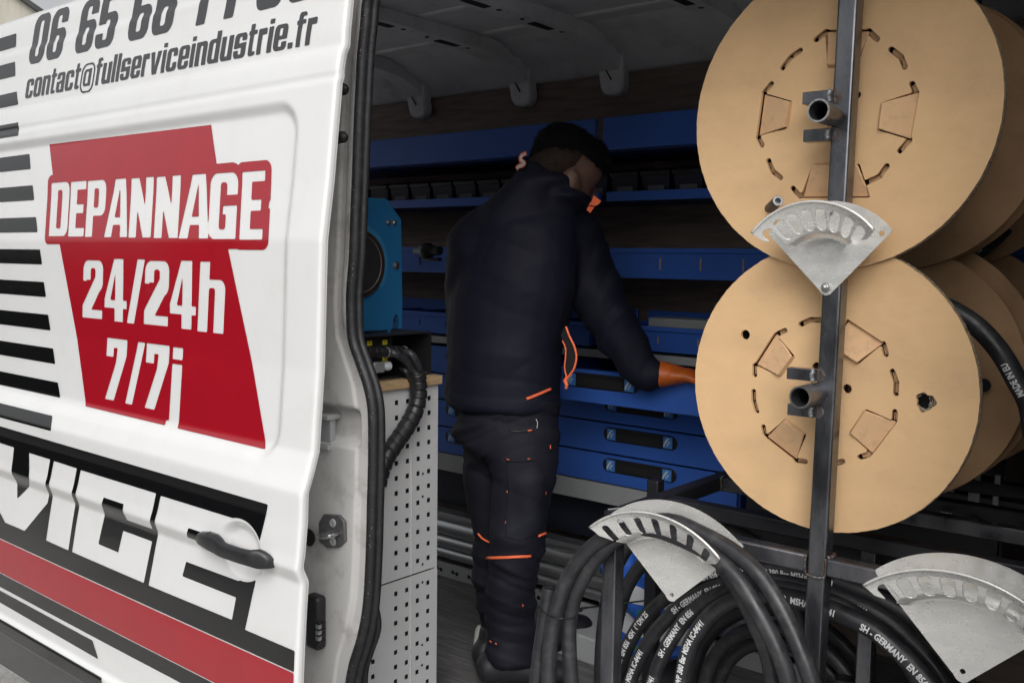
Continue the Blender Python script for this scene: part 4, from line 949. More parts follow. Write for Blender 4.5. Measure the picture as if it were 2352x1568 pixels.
# ------------------------------------------------------------------ cardboard reels
YD = 1.762
def xz(f, x, y, Y_=YD): p = PY(*f(x, y), Y_); return (p.x, p.z)
def disc_mesh(cx, cz, R, y, cuts, h=.0028):
    fn = lambda U, V: np.maximum(sC(U, V, cx, cz, R + .00025 * np.sin(np.arctan2(V - cz, U - cx) * 37) + .0002 * np.sin(np.arctan2(V - cz, U - cx) * 91)), -cuts(U, V)) if cuts else sC(U, V, cx, cz, R)
    v, f = sheet(fn, cx - R - .003, cz - R - .003, cx + R + .003, cz + R + .003, h, merge=False)
    mb = MB(); mb.v = [(a, y, b_) for a, b_ in v]; mb.f = f; return mb
def make_reel(cx, cz, R, slots, tabs, holes, label, hub=.125, torn=None, stub=None, YD=1.762):
    e = thing('cable_reel', (cx, 1.93, cz), label, 'reel', 'cardboard hose reels hung on the steel rack')
    dyb = 0 if cz > 2 else .014
    S_ = [[xz(*q) for q in s_] for s_ in slots]; Tb = [[xz(*q) for q in t_] for t_ in tabs]
    def cuts(U, V):
        d_ = np.full(U.shape, 1e9)
        for s_ in S_: d_ = np.minimum(d_, sL(U, V, s_, .0104))
        for t_ in Tb: d_ = np.minimum(d_, sP(U, V, t_) - .0016)
        for (hx, hz), hr in holes: d_ = np.minimum(d_, sC(U, V, hx, hz, hr))
        if torn: d_ = np.minimum(d_, sC(U, V, torn[0], torn[1],   .0165 + .0022 * np.sin(3 * np.arctan2(V - torn[1], U - torn[0]) + 1) + .0012 * np.sin(7 * np.arctan2(V - torn[1], U - torn[0]) + 2)))
        return d_
    fr = part('front_flange', disc_mesh(cx, cz, R, YD, cuts), 'card', e, solid=.0075, offset=1, label='flat tan front flange'); 
    # edge band of corrugated board
    part('flange_edge', MB().lathe((cx, YD, cz), (0, 1, 0), [(.0008, R + .0002), (.0006, R + .0012), (.0082, R + .0012), (.0080, R - .003)], 160), 'cardedge', e, smooth=True, angle=50)
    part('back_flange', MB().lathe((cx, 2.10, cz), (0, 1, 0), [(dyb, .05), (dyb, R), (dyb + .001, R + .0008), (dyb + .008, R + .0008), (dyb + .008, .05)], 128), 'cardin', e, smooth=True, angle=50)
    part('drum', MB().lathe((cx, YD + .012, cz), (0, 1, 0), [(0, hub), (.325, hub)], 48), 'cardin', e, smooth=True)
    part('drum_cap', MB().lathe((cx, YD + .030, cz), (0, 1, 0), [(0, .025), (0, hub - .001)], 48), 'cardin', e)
    for s_ in S_:                      # double-wall board ends standing in the slots
        rb2 = MB()
        for (x0, z0), (x1, z1) in zip(s_, s_[1:]):
            dx, dz = x1 - x0, z1 - z0; L = math.hypot(dx, dz) or 1; nx_, nz_ = -dz / L, dx / L; n = max(3, int(L / .0026)); y = YD + .0015
            for o_ in (-.0030, .0, .0030):
                rb2.add([(x0 + dx * .08 + nx_ * (o_ - .00045), y, z0 + dz * .08 + nz_ * (o_ - .00045)), (x0 + dx * .95 + nx_ * (o_ - .00045), y, z0 + dz * .95 + nz_ * (o_ - .00045)),
                         (x0 + dx * .95 + nx_ * (o_ + .00045), y, z0 + dz * .95 + nz_ * (o_ + .00045)), (x0 + dx * .08 + nx_ * (o_ + .00045), y, z0 + dz * .08 + nz_ * (o_ + .00045))], [(0, 1, 2, 3)])
            for k in range(n):
                t0, t1 = .08 + .87 * k / n, .08 + .87 * (k + 1) / n
                for base in (-.0030, 0):
                    a0, a1 = (base + .0002, base + .0028) if k % 2 else (base + .0028, base + .0002)
                    p0 = (x0 + dx * t0 + nx_ * a0, z0 + dz * t0 + nz_ * a0); p1 = (x0 + dx * t1 + nx_ * a1, z0 + dz * t1 + nz_ * a1); w = .00035
                    rb2.add([(p0[0] - dx / L * w, y + .0003, p0[1] - dz / L * w), (p0[0] + dx / L * w, y + .0003, p0[1] + dz / L * w), (p1[0] + dx / L * w, y + .0003, p1[1] + dz / L * w), (p1[0] - dx / L * w, y + .0003, p1[1] - dz / L * w)], [(0, 1, 2, 3)])
            rb2.box((min(x0, x1) - .002, YD + .010, min(z0, z1) - .002), (max(x0, x1) + .002, YD + .0105, max(z0, z1) + .002))
        tag(part('corrugated_end', rb2, 'card2', e, fix=False), kind='stuff')
    for k, t_ in enumerate(Tb):        # pushed-in locking tabs, tilted a little out of the board
        c = Vector((sum(q[0] for q in t_) / 4, 0, sum(q[1] for q in t_) / 4)); mb = MB(); ds_ = [math.hypot(a - cx, b_ - cz) for a, b_ in t_]; md_ = sum(ds_) / 4; lift = [-.017 if q < md_ else .0005 for q in ds_]
        pts = [(c.x + (a - c.x) * .985, YD + l_, c.z + (b_ - c.z) * .985) for (a, b_), l_ in zip(t_, lift)]
        inn = [i for i in range(4) if ds_[i] < md_]; A_, B_ = pts[inn[0]], pts[inn[1]]; toc = Vector((cx - (A_[0] + B_[0]) / 2, 0, cz - (A_[2] + B_[2]) / 2)).normalized() * .0085
        fs_ = MB(); A_, B_ = Vector(A_), Vector(B_); fs_.prism([A_, B_, Vector((B_.x, YD + .002, B_.z)) + toc, Vector((A_.x, YD + .002, A_.z)) + toc], (0, .004, 0)); part('tab_fold', fs_, 'card2', e, bevel=.001)
        mb.prism(pts, (0, .0075, 0)); part('locking_tab', mb, 'card2', e, bevel=.0018, segs=2)
    part('shade_disc', MB().lathe((cx, YD + .0235, cz), (0, 1, 0), [(0, .05), (0, R * .9)], 48), 'dark', e)  # dark disc standing in for the shade inside the hollow reel
    if torn:
        mb = MB(); rnd = random.Random(5)
        for ring in range(5):
            for k in range(26):
                a = rnd.uniform(0, 6.283); r0 = .0150 + ring * .0021; L = rnd.uniform(.006, .012); cxx = torn[0] - .0045 * ring; 
                p0 = Vector((cxx + r0 * math.cos(a), YD - .0005 - .001 * ring * rnd.random(), torn[1] + r0 * .8 * math.sin(a))); tdir = Vector((-math.sin(a), -.25 * rnd.random(), math.cos(a) * .8))
                p1 = p0 + tdir * L; nn = Vector((math.cos(a), -.6, math.sin(a))) * rnd.uniform(.0008, .0022); mb.add([p0, p1, p1 + nn, p0 + nn], [(0, 1, 2, 3)])
        part('torn_fibres', mb, 'cardedge', e, fix=False)
    if stub:
        p = PY(*stub, YD); q_ = p + Vector((.0045, -.055, .0115)); 
        q0 = PY(*r1(572, 1375), YD + .01); q1 = PY(*r1(640, 1312), YD - .045)
        hs = MB().tube([q0, q1], .0098, 24, cap=False); part('hose_stub', hs, 'hose', e, smooth=True)
        part('stub_end', MB().lathe(q1, (q1 - q0), [(-.002, .0098), (.0002, .0093), (.0002, .0058), (-.015, .0055), (-.015, .0001)], 24), 'silverplug', e, smooth=True, angle=30)
    return e
up_slots = [[(r1, 900, 265), (r1, 965, 212)], [(r1, 1240, 208), (r1, 1298, 262)], [(r1, 682, 448), (r1, 735, 378), (r1, 796, 335)], [(r1, 1387, 328), (r1, 1453, 378), (r1, 1478, 442)], [(r1, 608, 552), (r1, 562, 608)], [(r1, 522, 900), (r1, 547, 950)],
            [(r1, 1525, 552), (r1, 1545, 598)], [(r1, 1508, 917), (r1, 1445, 988)], [(r1, 590, 1052), (r1, 615, 1120), (r1, 668, 1162)], [(r1, 1360, 1088), (r1, 1310, 1158), (r1, 1230, 1192)], [(r1, 747, 1232), (r1, 792, 1282)]]
up_tabs = [[(r1, 962, 206), (r1, 1242, 203), (r1, 1165, 435), (r1, 980, 435)], [(r1, 552, 615), (r1, 735, 668), (r1, 706, 838), (r1, 514, 890)], [(r1, 1567, 600), (r1, 1513, 912), (r1, 1313, 850), (r1, 1335, 678)], [(r1, 882, 1080), (r1, 1180, 1080), (r1, 1245, 1287), (r1, 800, 1290)]]
hp = lambda f, x, y, r: (xz(f, x, y), r)
reelU = make_reel(-.703, 2.071, .283, up_slots, up_tabs, [hp(r1, 1170, 625, .0065), hp(r1, 862, 905, .006)], 'upper cardboard reel, its tan flange partly out of frame at the top', stub=(1778, 468))
lo_slots = [[(r2, 787, 810), (r2, 850, 782), (r2, 935, 784)], [(r2, 634, 874), (r2, 682, 852)], [(r2, 484, 1082), (r2, 484, 1143)], [(r2, 477, 1250), (r2, 479, 1312), (r2, 498, 1378)], [(r2, 541, 1482), (r2, 551, 1530)], [(r2, 1325, 940), (r2, 1342, 1008)],
            [(r2, 1384, 1120), (r2, 1410, 1192), (r2, 1407, 1264)], [(r2, 1400, 1384), (r2, 1398, 1440)], [(r3, 752, 113), (r3, 814, 122)], [(r3, 1010, 135), (r3, 1058, 120)], [(r3, 1172, 93), (r3, 1232, 74)]]
lo_tabs = [[(r2, 615, 872), (r2, 738, 1018), (r2, 650, 1145), (r2, 484, 1076)], [(r2, 1090, 782), (r2, 1320, 934), (r2, 1165, 1062), (r2, 1000, 955)], [(r2, 1215, 1372), (r2, 1405, 1454), (r2, 1245, 1664), (r2, 1115, 1520)], [(r2, 685, 1435), (r2, 815, 1535), (r2, 748, 1700), (r2, 552, 1548)]]
reelL = make_reel(-.706, 1.566, .272, lo_slots, lo_tabs, [hp(r2, 423, 880, .0098), hp(r2, 890, 1090, .0088), hp(r2, 1088, 1233, .0088)], 'lower cardboard reel with a torn hole at the right of its tan flange', torn=xz(r2, 1600, 1320), YD=1.772)
p = PY(*s2(730, 890), 2.095); part('reel_hole', MB().lathe((p.x, 2.0985, p.z), (0, -1, 0), [(0, .0001), (0, .0135), (-.001, .0137)], 24), 'dark', reelL)
for R_, (cx, cz) in ((reelU, (-.703, 2.071)), (reelL, (-.706, 1.566))):
    hl = MB(); n = 70 if R_ is reelL else 90; turns = 3.2 if R_ is reelL else 9; pth = []
    for k in range(int(n * turns)):
        t = k / n; ya = 1.80 + (t * .034) if R_ is reelU else 1.99 + t * .032
        pth.append((cx + .156 * math.cos(-t * 6.283), ya, cz + .156 * math.sin(-t * 6.283)))
    hl.tube(pth, .0155, 12); part('wound_hose', hl, 'hose', R_, smooth=True, angle=180)

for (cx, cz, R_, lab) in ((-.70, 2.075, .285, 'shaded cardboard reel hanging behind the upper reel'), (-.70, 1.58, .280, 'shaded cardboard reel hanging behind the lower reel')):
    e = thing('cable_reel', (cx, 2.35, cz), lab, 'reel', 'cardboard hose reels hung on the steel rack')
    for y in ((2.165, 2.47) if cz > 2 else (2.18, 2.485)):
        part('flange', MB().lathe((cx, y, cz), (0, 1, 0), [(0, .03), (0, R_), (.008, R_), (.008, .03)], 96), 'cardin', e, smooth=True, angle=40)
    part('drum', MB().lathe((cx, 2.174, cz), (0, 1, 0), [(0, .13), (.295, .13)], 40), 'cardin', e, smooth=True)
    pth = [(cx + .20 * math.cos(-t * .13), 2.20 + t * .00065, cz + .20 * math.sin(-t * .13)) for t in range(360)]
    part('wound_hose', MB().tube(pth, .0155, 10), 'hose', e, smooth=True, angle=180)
# ------------------------------------------------------------------ printed text that follows a hose
def text_mesh(s_, bold=.036):
    cu = bpy.data.curves.new('t', 'FONT'); cu.body = s_; cu.offset = bold; cu.resolution_u = 2; cu.size = 1.0
    o = bpy.data.objects.new('t', cu); C.objects.link(o); dg = bpy.context.evaluated_depsgraph_get(); me = bpy.data.meshes.new_from_object(o.evaluated_get(dg))
    bm = bmesh.new(); bm.from_mesh(me)
    for zc in (.12, .28, .44, .60):
        bmesh.ops.bisect_plane(bm, geom=bm.verts[:] + bm.edges[:] + bm.faces[:], plane_co=(0, zc, 0), plane_no=(0, 1, 0))
    v = [tuple(q.co) for q in bm.verts]; bm.verts.index_update(); f = [tuple(q.index for q in fa.verts) for fa in bm.faces]; bm.free()
    C.objects.unlink(o); bpy.data.objects.remove(o); bpy.data.curves.remove(cu); return v, f
_tc = {}
def hose_print(name, path, r, s_, start, e, size=.0180, face=(0, -1, 0), flip=False, squeeze=.78, lead=0., up_off=0.):
    """text along a path: baseline on the side that looks to 'face'"""
    if s_ not in _tc: _tc[s_] = text_mesh(s_)
    v, f = _tc[s_]; P_ = [Vector(q) for q in path]; L = np.cumsum([0] + [(b_ - a).length for a, b_ in zip(P_, P_[1:])]); A = np.array([list(q) for q in P_]); F_ = Vector(face).normalized(); mb = MB()
    for x, y, _ in v:
        s2_ = start + x * size * squeeze * (1); s2_ = min(max(s2_, 0), L[-1] - 1e-4)
        p = Vector([np.interp(s2_, L, A[:, i]) for i in range(3)]); p2 = Vector([np.interp(min(s2_ + .006, L[-1]), L, A[:, i]) for i in range(3)]); p1 = Vector([np.interp(max(s2_ - .006, 0), L, A[:, i]) for i in range(3)])
        t = (p2 - p1).normalized(); n_ = (F_ - t * F_.dot(t)).normalized(); b_ = n_.cross(t) * (1 if True else -1)
        ang = ((y - .34) * size) / r + up_off
        mb.v.append(tuple(p + (n_ * math.cos(ang) + b_ * math.sin(ang)) * (r + .00045)))
    mb.f = f
    return part(name, mb, 'hoseprint', e, fix=False)

# ------------------------------------------------------------------ galvanised quadrant saddles
def saddle(name, cx, cz, Rp, Ri, Rl, a0, a1, piv, nsl, label, y_b=1.697, bolts=(), plate_tip=None, sl_r=(.468, .968), sw=.0092):
    e = thing(name, (cx, y_b, cz), label, 'hose hanger', 'galvanised hose hangers on the rack')
    A0, A1 = math.radians(a0), math.radians(a1)                # angles measured from straight up, clockwise positive
    pt = lambda r, a: (cx + r * math.sin(a), cz + r * math.cos(a))
    tip = Vector((piv[0], piv[1])); 
    arc_pts = [pt(Rp, a) for a in np.linspace(A0, A1, 40)]
    # rounded corners at the arc's ends and round the pivot
    low = [(tip.x + .013, tip.y - .006), (tip.x + .007, tip.y - .0125), (tip.x - .001, tip.y - .0145), (tip.x - .009, tip.y - .0115), (tip.x - .014, tip.y - .004)]
    endR = [pt(Rp - .004, A1 + .012), pt(Rp - .012, A1 + .018)]; endL = [pt(Rp - .012, A0 - .018), pt(Rp - .004, A0 - .012)]
    outline = arc_pts + endR + low + endL
    holes = [(h_[0], h_[1], h_[2]) for h_ in bolts]
    fn = lambda U, V: np.maximum(sP(U, V, outline), -np.minimum.reduce([sC(U, V, hx, hz, hr) for hx, hz, hr in holes])) if holes else sP(U, V, outline)
    xs_ = [q[0] for q in outline]; zs_ = [q[1] for q in outline]
    v, f = sheet(fn, min(xs_) - .004, min(zs_) - .004, max(xs_) + .004, max(zs_) + .004, .0028, merge=False)
    mb = MB(); mb.v = [(a, y_b, b_) for a, b_ in v]; mb.f = f; part('back_plate', mb, 'galv', e, solid=.0024, offset=-1)
    # trough: J section swept round the arc, slots punched through it
    J = [(Ri + .004, y_b - .0005), (Ri - .001, y_b - .006), (Ri - .003, y_b - .016), (Ri - .001, y_b - .028), (Ri + .006, y_b - .040), (Ri + .016, y_b - .050), (Ri + .030, y_b - .058), (Rl - .012, y_b - .068), (Rl - .003, y_b - .0745), (Rl, y_b - .078)]
    js = np.cumsum([0] + [math.hypot(b_[0] - a[0], b_[1] - a[1]) for a, b_ in zip(J, J[1:])]); jr = [q[0] for q in J]; jy = [q[1] for q in J]; Lj = js[-1]
    Rm = (Ri + Rl) / 2
    s0_, s1_ = Lj * sl_r[0], Lj * sl_r[1] - .012
    cents = [A0 + (A1 - A0) * (k + .62) / (nsl + .30) for k in range(nsl)]
    def tf(U, V):        # U = angle*Rm, V = along J
        taper = np.interp(V, [0, Lj * .3, Lj * .75, Lj], [.052, .030, .0, .0])      # ends of the trough are cut back at the bottom
        d_ = np.maximum(np.maximum(A0 * Rm + taper - U, U - (A1 * Rm - taper)), np.maximum(-V, V - Lj))
        for c in cents: d_ = np.maximum(d_, -sR(U, V, c * Rm - sw, s0_, c * Rm + sw, s1_, sw))
        return d_
    v, f = sheet(tf, A0 * Rm - .002, -.001, A1 * Rm + .002, Lj + .001, .0022, merge=False)
    mb = MB()
    for U, V in v:
        r_2 = float(np.interp(V, js, jr)); y = float(np.interp(V, js, jy)); a = U / Rm; q = pt(r_2, a); mb.v.append((q[0], y, q[1]))
    mb.f = f; part('slotted_trough', mb, 'galv', e, solid=.0022, offset=0, smooth=True, angle=180)
    q = [Vector((*pt(Rl, a),)) for a in np.linspace(A0 + .004, A1 - .004, 40)]
    part('rolled_rim', MB().tube([(w.x, J[-1][1], w.y) for w in q], .0024, 10), 'galv', e, smooth=True, angle=180)
    return e
def bolt(e, x, z, y, r):
    part('bolt', MB().lathe((x, y, z), (0, -1, 0), [(0, r * 1.75), (.0015, r * 1.75), (.0017, r * 1.35)], 24), 'steel', e)
    part('nut', MB().lathe((x, y, z), (0, -1, 0), [(.0017, .0001), (.0017, r * 1.35), (.0065, r * 1.35), (.0068, r * 1.2), (.0068, .0001)], 6), 'steel', e, bevel=.0006)
    part('bolt_end', MB().lathe((x, y, z), (0, -1, 0), [(.0069, .0001), (.0069, r * .72), (.0125, r * .72), (.0132, r * .55), (.0132, .0001)], 16), 'steel', e, smooth=True, angle=30)
P1 = PY(1898, 660, 1.697); hb = PY(*r1(980, 1380), 1.697)
h1 = saddle('hose_hanger', -.682, 1.764, .146, .082, .141, -52, 50, (P1.x, P1.z), 8, 'small galvanised hose hanger bolted on the post between the two reels', bolts=[(P1.x, P1.z, .003), (xz(r1, 1320, 1525, 1.697)[0], xz(r1, 1320, 1525, 1.697)[1], .0052)])
bolt(h1, P1.x, P1.z, 1.6945, .0048); bolt(h1, hb.x, hb.z, 1.6945, .0042)
P2 = PY(1543, 1365, 1.697)
h2 = saddle('hose_hanger', -.985, 1.082, .232, .160, .222, -42, 43, (P2.x - .001, P2.z), 7, 'large galvanised hose hanger at the left with black hoses lying in it', bolts=[(P2.x, P2.z, .0045)], sw=.0080)
P3 = PY(2211, 1541, 1.697)
h3 = saddle('hose_hanger', -.420, 1.088, .232, .160, .222, -41, 43, (P3.x, P3.z - .005), 8, 'large empty galvanised hose hanger at the lower right', bolts=[(P3.x, P3.z, .0048)], sw=.0108)

# ------------------------------------------------------------------ hoses
def hose(pts, label, r=.0165, n=10, group='black hydraulic hoses', name='hose'):
    P_ = spline(pts, n); e = thing(name, tuple(P_[0]), label, 'hose', group)
    part('hose_body', MB().tube(P_, r, 20), 'hose', e, smooth=True, angle=60); return e, P_
D = lambda f, x, y, Y_: PY(*f(x, y), Y_)
GH = 'plain black hoses hanging over the left hanger'
e, q = hose([D(h4, 110, 1760, 1.63), D(h4, 145, 1400, 1.632), D(h4, 195, 1050, 1.64), D(h4, 232, 832, 1.645)], 'short cut hose end standing at the far left of the hose loops', group=GH)
t = (q[-1] - q[-2]).normalized(); part('open_end', MB().lathe(q[-1], t, [(.0002, .0165), (.0012, .0155), (.0012, .0088), (-.004, .0084), (-.004, .0001)], 24), 'blackplastic', e, smooth=True, angle=30)
part('end_bore', MB().lathe(q[-1], t, [(-.0035, .0001), (-.0035, .0083)], 20), 'dark', e)
hose([D(h4, 230, 1800, 1.615), D(h4, 225, 1400, 1.62), D(h4, 265, 1080, 1.63), D(h4, 350, 800, 1.645), D(h4, 480, 590, 1.655), D(h4, 640, 455, 1.662), D(h4, 850, 375, 1.664), D(h4, 1060, 385, 1.664), D(h4, 1290, 470, 1.662), D(h4, 1500, 590, 1.655), D(h4, 1680, 760, 1.645),
      D(h4, 1820, 980, 1.635), D(h4, 1960, 1240, 1.63), D(h4, 2060, 1500, 1.63), D(h4, 2120, 1800, 1.63)], 'hose lying lowest in the left hanger and passing down across the printed loops', group=GH)
hose([D(h4, 420, 1800, 1.66), D(h4, 385, 1400, 1.66), D(h4, 385, 1080, 1.665), D(h4, 450, 830, 1.668), D(h4, 590, 600, 1.672), D(h4, 760, 440, 1.676), D(h4, 960, 335, 1.678), D(h4, 1180, 320, 1.678), D(h4, 1420, 420, 1.676), D(h4, 1640, 545, 1.67), D(h4, 1830, 710, 1.66),
      D(h4, 1990, 940, 1.65), D(h4, 2120, 1200, 1.645), D(h4, 2230, 1480, 1.64), D(h4, 2330, 1800, 1.64)], 'hose lying highest in the left hanger, rightmost where it comes down', group=GH)
hose([D(h4, 1560, 640, 1.69), D(h4, 1700, 860, 1.69), D(h4, 1830, 1120, 1.69), D(h4, 1930, 1400, 1.69), D(h4, 1990, 1800, 1.69)], 'hose running down just behind the lowest hose of the left hanger', group=GH)
# wire tie round the left strands
tie = spline([D(h4, 150, 985, 1.625), D(h4, 175, 1010, 1.618), D(h4, 240, 1050, 1.612), D(h4, 320, 1068, 1.612), D(h4, 400, 1066, 1.64), D(h4, 430, 1052, 1.66)], 6)
o = obj('wire_tie', MB().tube(tie, .0017, 8), 'blackplastic', smooth=True, angle=180); tag(o, 'thin black wire tie round the left hose strands', 'tie')
o = obj('strut_rod', MB().tube([D(h4, 440, 992, 1.9), D(h4, 965, 930, 1.9)], .0022, 8), 'dark', smooth=True, angle=180); tag(o, 'thin black rod crossing behind the left rack leg', 'rod')
GP = 'printed black hose loops hanging inside the rack'
L1 = 'SH - GERMANY  EN 856  4SH  1" DN 25  WP 380 Bar MSHA IC-84/41   SH - GERMANY  EN 856  4SH  1" DN 25  WP 380 Bar MSHA IC-84/41'
def loop(ptsD, Y_, label, texts, r=.0165):
    e, q = hose([PY(x, y, Y_) for x, y in ptsD], label, r=r, group=GP)
    for s_, off, uo in texts:
        # start where the path first passes the given photo height
        hose_print('hose_print', q, r, s_, off, e, up_off=uo)
    return e, q
loop([(1395, 1760), (1410, 1600), (1432, 1510), (1456, 1456), (1491, 1406), (1536, 1368), (1600, 1330), (1680, 1309), (1760, 1308), (1860, 1322), (1960, 1350), (2050, 1392), (2130, 1450), (2200, 1530), (2250, 1640), (2270, 1760)], 1.90, 'outermost printed hose loop, reaching highest behind the front bar', [('SH - GERMANY  EN 856  4SH  1" DN 25', .200, .0), ('SH - GERMANY EN 856 4SH  1" DN 25  WP 380 Bar MSHA IC-84/41', .52, .0)])
loop([(1425, 1760), (1436, 1620), (1452, 1552), (1480, 1490), (1514, 1440), (1560, 1394), (1620, 1358), (1690, 1338), (1770, 1334), (1860, 1350), (1950, 1380), (2030, 1420), (2100, 1478), (2160, 1550), (2200, 1640), (2215, 1760)], 1.865, 'second printed hose loop from outside', [('WP 380 Bar MSHA IC-84/41', .150, .0), ('SH - GERMANY  EN 856  4SH', .45, .0), ('Bar MSHA IC-84/41', .80, .0)])
loop([(1475, 1760), (1482, 1650), (1496, 1580), (1520, 1510), (1552, 1452), (1590, 1405), (1650, 1365), (1720, 1350), (1790, 1350), (1870, 1368), (1940, 1395), (2010, 1440), (2070, 1500), (2120, 1580), (2150, 1660), (2165, 1760)], 1.83, 'third printed hose loop from outside', [('MSHA IC-84/41', .140, .0), ('SH - GERMANY  EN 856', .285, .0), ('WP 380 Bar', .56, 0)])
loop([(1556, 1780), (1560, 1660), (1565, 1580), (1580, 1500), (1603, 1450), (1640, 1404), (1690, 1374), (1759, 1365), (1833, 1377), (1910, 1400), (1994, 1438), (2054, 1484), (2124, 1554), (2190, 1640), (2240, 1760)], 1.795, 'innermost printed hose loop, its lettering large and sharp', [('DN 25  WP 380 Bar MSHA IC-84/41', .165, .05), ('SH', .475, .1), (' WP 3', .55, .12), ('MSHA IC-84/41', .595, .12), (L1, .735, .05)], r=.0185)
loop([(1405, 1700), (1402, 1560), (1415, 1440), (1440, 1350), (1480, 1290), (1540, 1240), (1620, 1215), (1700, 1230), (1780, 1290), (1830, 1400), (1860, 1560), (1870, 1720)], 1.98, 'plain hose loop rising behind the left rack leg', [])
loop([(1375, 1760), (1378, 1560), (1385, 1440), (1402, 1340), (1440, 1260), (1500, 1210)], 2.02, 'plain dark hose strand farthest back behind the left rack leg', [])
for j, (sc_, Yl, lab) in enumerate(((.86, 2.04, 'plain hose loop in the dark behind the printed loops'), (.74, 2.08, 'smaller plain hose loop farther back in the rack'), (1.06, 2.12, 'widest plain hose loop at the back of the rack'))):
    ctr = PY(1800, 1640, Yl); pts = [ctr + Vector((math.sin(a) * .235 * sc_, 0, math.cos(a) * .255 * sc_ - .02)) for a in np.linspace(-2.4, 2.4, 22)]
    hose(pts, lab, group=GP, n=5)
# one strand on the lower reel carries its maker's print, another shows under the upper reel
q0 = [D(s2, 480, 400, 1.93), D(s2, 570, 445, 1.93), D(s2, 700, 535, 1.93), D(s2, 830, 680, 1.93), D(s2, 930, 850, 1.93), D(s2, 1010, 1010, 1.93), D(s2, 1040, 1200, 1.93)]
P_ = spline(q0, 10); o = part('loose_hose', MB().tube(P_, .0185, 20), 'hose', reelL, smooth=True, angle=180)
hose_print('hose_print', P_[::-1], .0185, 'MADE IN EU', .075, reelL, size=.017, squeeze=.70, up_off=.1)
q0 = [D(s2, 860, -90, 2.25), D(s2, 780, -5, 2.25), D(s2, 700, 62, 2.25), D(s2, 600, 115, 2.25), D(s2, 480, 150, 2.25)]
P_ = spline(q0, 10); part('loose_hose', MB().tube(P_, .021, 20), 'hose', reelU, smooth=True, angle=180)
hose_print('hose_print', P_, .021, 'SH - GERMANY', .062, reelU, size=.019, squeeze=.8, up_off=.1)
e, q = hose([D(r3, 1070, 1800, 2.0), D(r3, 1075, 1535, 2.0)], 'stub of a thick hose standing low behind the main post', r=.020, group=None)
part('open_end', MB().lathe(q[-1], q[-1] - q[-2], [(.0002, .020), (.001, .019), (.001, .0125), (-.006, .012), (-.006, .0001)], 24), 'blackplastic', e, smooth=True, angle=30)
# ------------------------------------------------------------------ the technician, seen from behind
def ell(mb_list, c, r): mb_list.append((Vector(c), Vector(r if hasattr(r, '__len__') else (r, r, r))))
def hull(bm, items):
    vs = []
    for c, r in items:
        for i in range(13):
            th = math.pi * i / 12
            for k in range(22):
                ph = 2 * math.pi * k / 22
                if i in (0, 12) and k: continue
                vs.append(bm.verts.new((c.x + r.x * math.sin(th) * math.cos(ph), c.y + r.y * math.sin(th) * math.sin(ph), c.z + r.z * math.cos(th))))
    bmesh.ops.convex_hull(bm, input=vs, use_existing_faces=False)
    loose = [v for v in bm.verts if not v.link_faces]; bmesh.ops.delete(bm, geom=loose, context='VERTS')
def V3(*a): return Vector(a)
def blob(name, chains, m_, parent=None, voxel=.010, smooth=6, disp=None, keep=None):
    """one continuous surface: rounded tapering pieces welded by remeshing"""
    me = bpy.data.meshes.new(name); bm = bmesh.new()
    for ch in chains:
        ch = [(Vector(c), Vector(r if hasattr(r, '__len__') else (r, r, r))) for c, r in ch]
        if len(ch) == 1: ch = ch * 2
        for a, b_ in zip(ch, ch[1:]):
            b2 = bmesh.new(); hull(b2, [a, b_]); t_ = bpy.data.meshes.new('t'); b2.to_mesh(t_); b2.free(); bm.from_mesh(t_); bpy.data.meshes.remove(t_)
    bmesh.ops.recalc_face_normals(bm, faces=bm.faces); bm.to_mesh(me); bm.free()
    o = bpy.data.objects.new(name, me); C.objects.link(o)
    r = o.modifiers.new('r', 'REMESH'); r.mode = 'VOXEL'; r.voxel_size = voxel
    s_ = o.modifiers.new('s', 'SMOOTH'); s_.iterations = smooth; s_.factor = .6
    dg = bpy.context.evaluated_depsgraph_get(); m2 = bpy.data.meshes.new_from_object(o.evaluated_get(dg)); o.modifiers.clear(); o.data = m2; m2.name = name
    if disp:
        n = len(m2.vertices); co = np.empty(n * 3); no = np.empty(n * 3); m2.vertices.foreach_get('co', co); m2.vertices.foreach_get('normal', no); co = co.reshape(-1, 3); no = no.reshape(-1, 3)
        d_ = np.array([disp(Vector(p)) for p in co]); co = co + no * d_[:, None]; m2.vertices.foreach_set('co', co.ravel()); m2.update()
    for p in m2.polygons: p.use_smooth = True
    m2.materials.clear(); m2.materials.append(M[m_])
    return o
def attach(o, e):
    o.parent = e; o.matrix_parent_inverse = Matrix.Identity(4)
    o.data.transform(Matrix.Translation(-Vector(e.location)))
def fold(p, amp, ax, fr, ph=0., warp=1.):
    q = p + Vector((noise.noise(p * 3.1), noise.noise(p * 3.1 + V3(5, 1, 2)), noise.noise(p * 2.7 + V3(1, 7, 3)))) * .09 * warp
    s_ = math.sin((q.dot(ax)) * fr + ph); return amp * ((1 - abs(s_)) ** 2 - .8 * (1 - abs(math.sin(q.dot(ax) * fr + ph + 1.3))) ** 5) * (0.5 + .8 * noise.noise(p * 4 + V3(3, 3, 3)))
def wr(p, s_=1.):
    n1 = noise.noise(Vector((p.x * 3, p.y * 3, p.z * 5))); n2_ = noise.noise(Vector((p.x * 9 + 4, p.y * 9, p.z * 14))); return (.007 * n1 + .0035 * n2_) * s_

F = Vector((.48, .877, 0)); Rt = Vector((F.y, -F.x, 0))              # facing and the person's right
UPv = Vector((0, 0, 1))
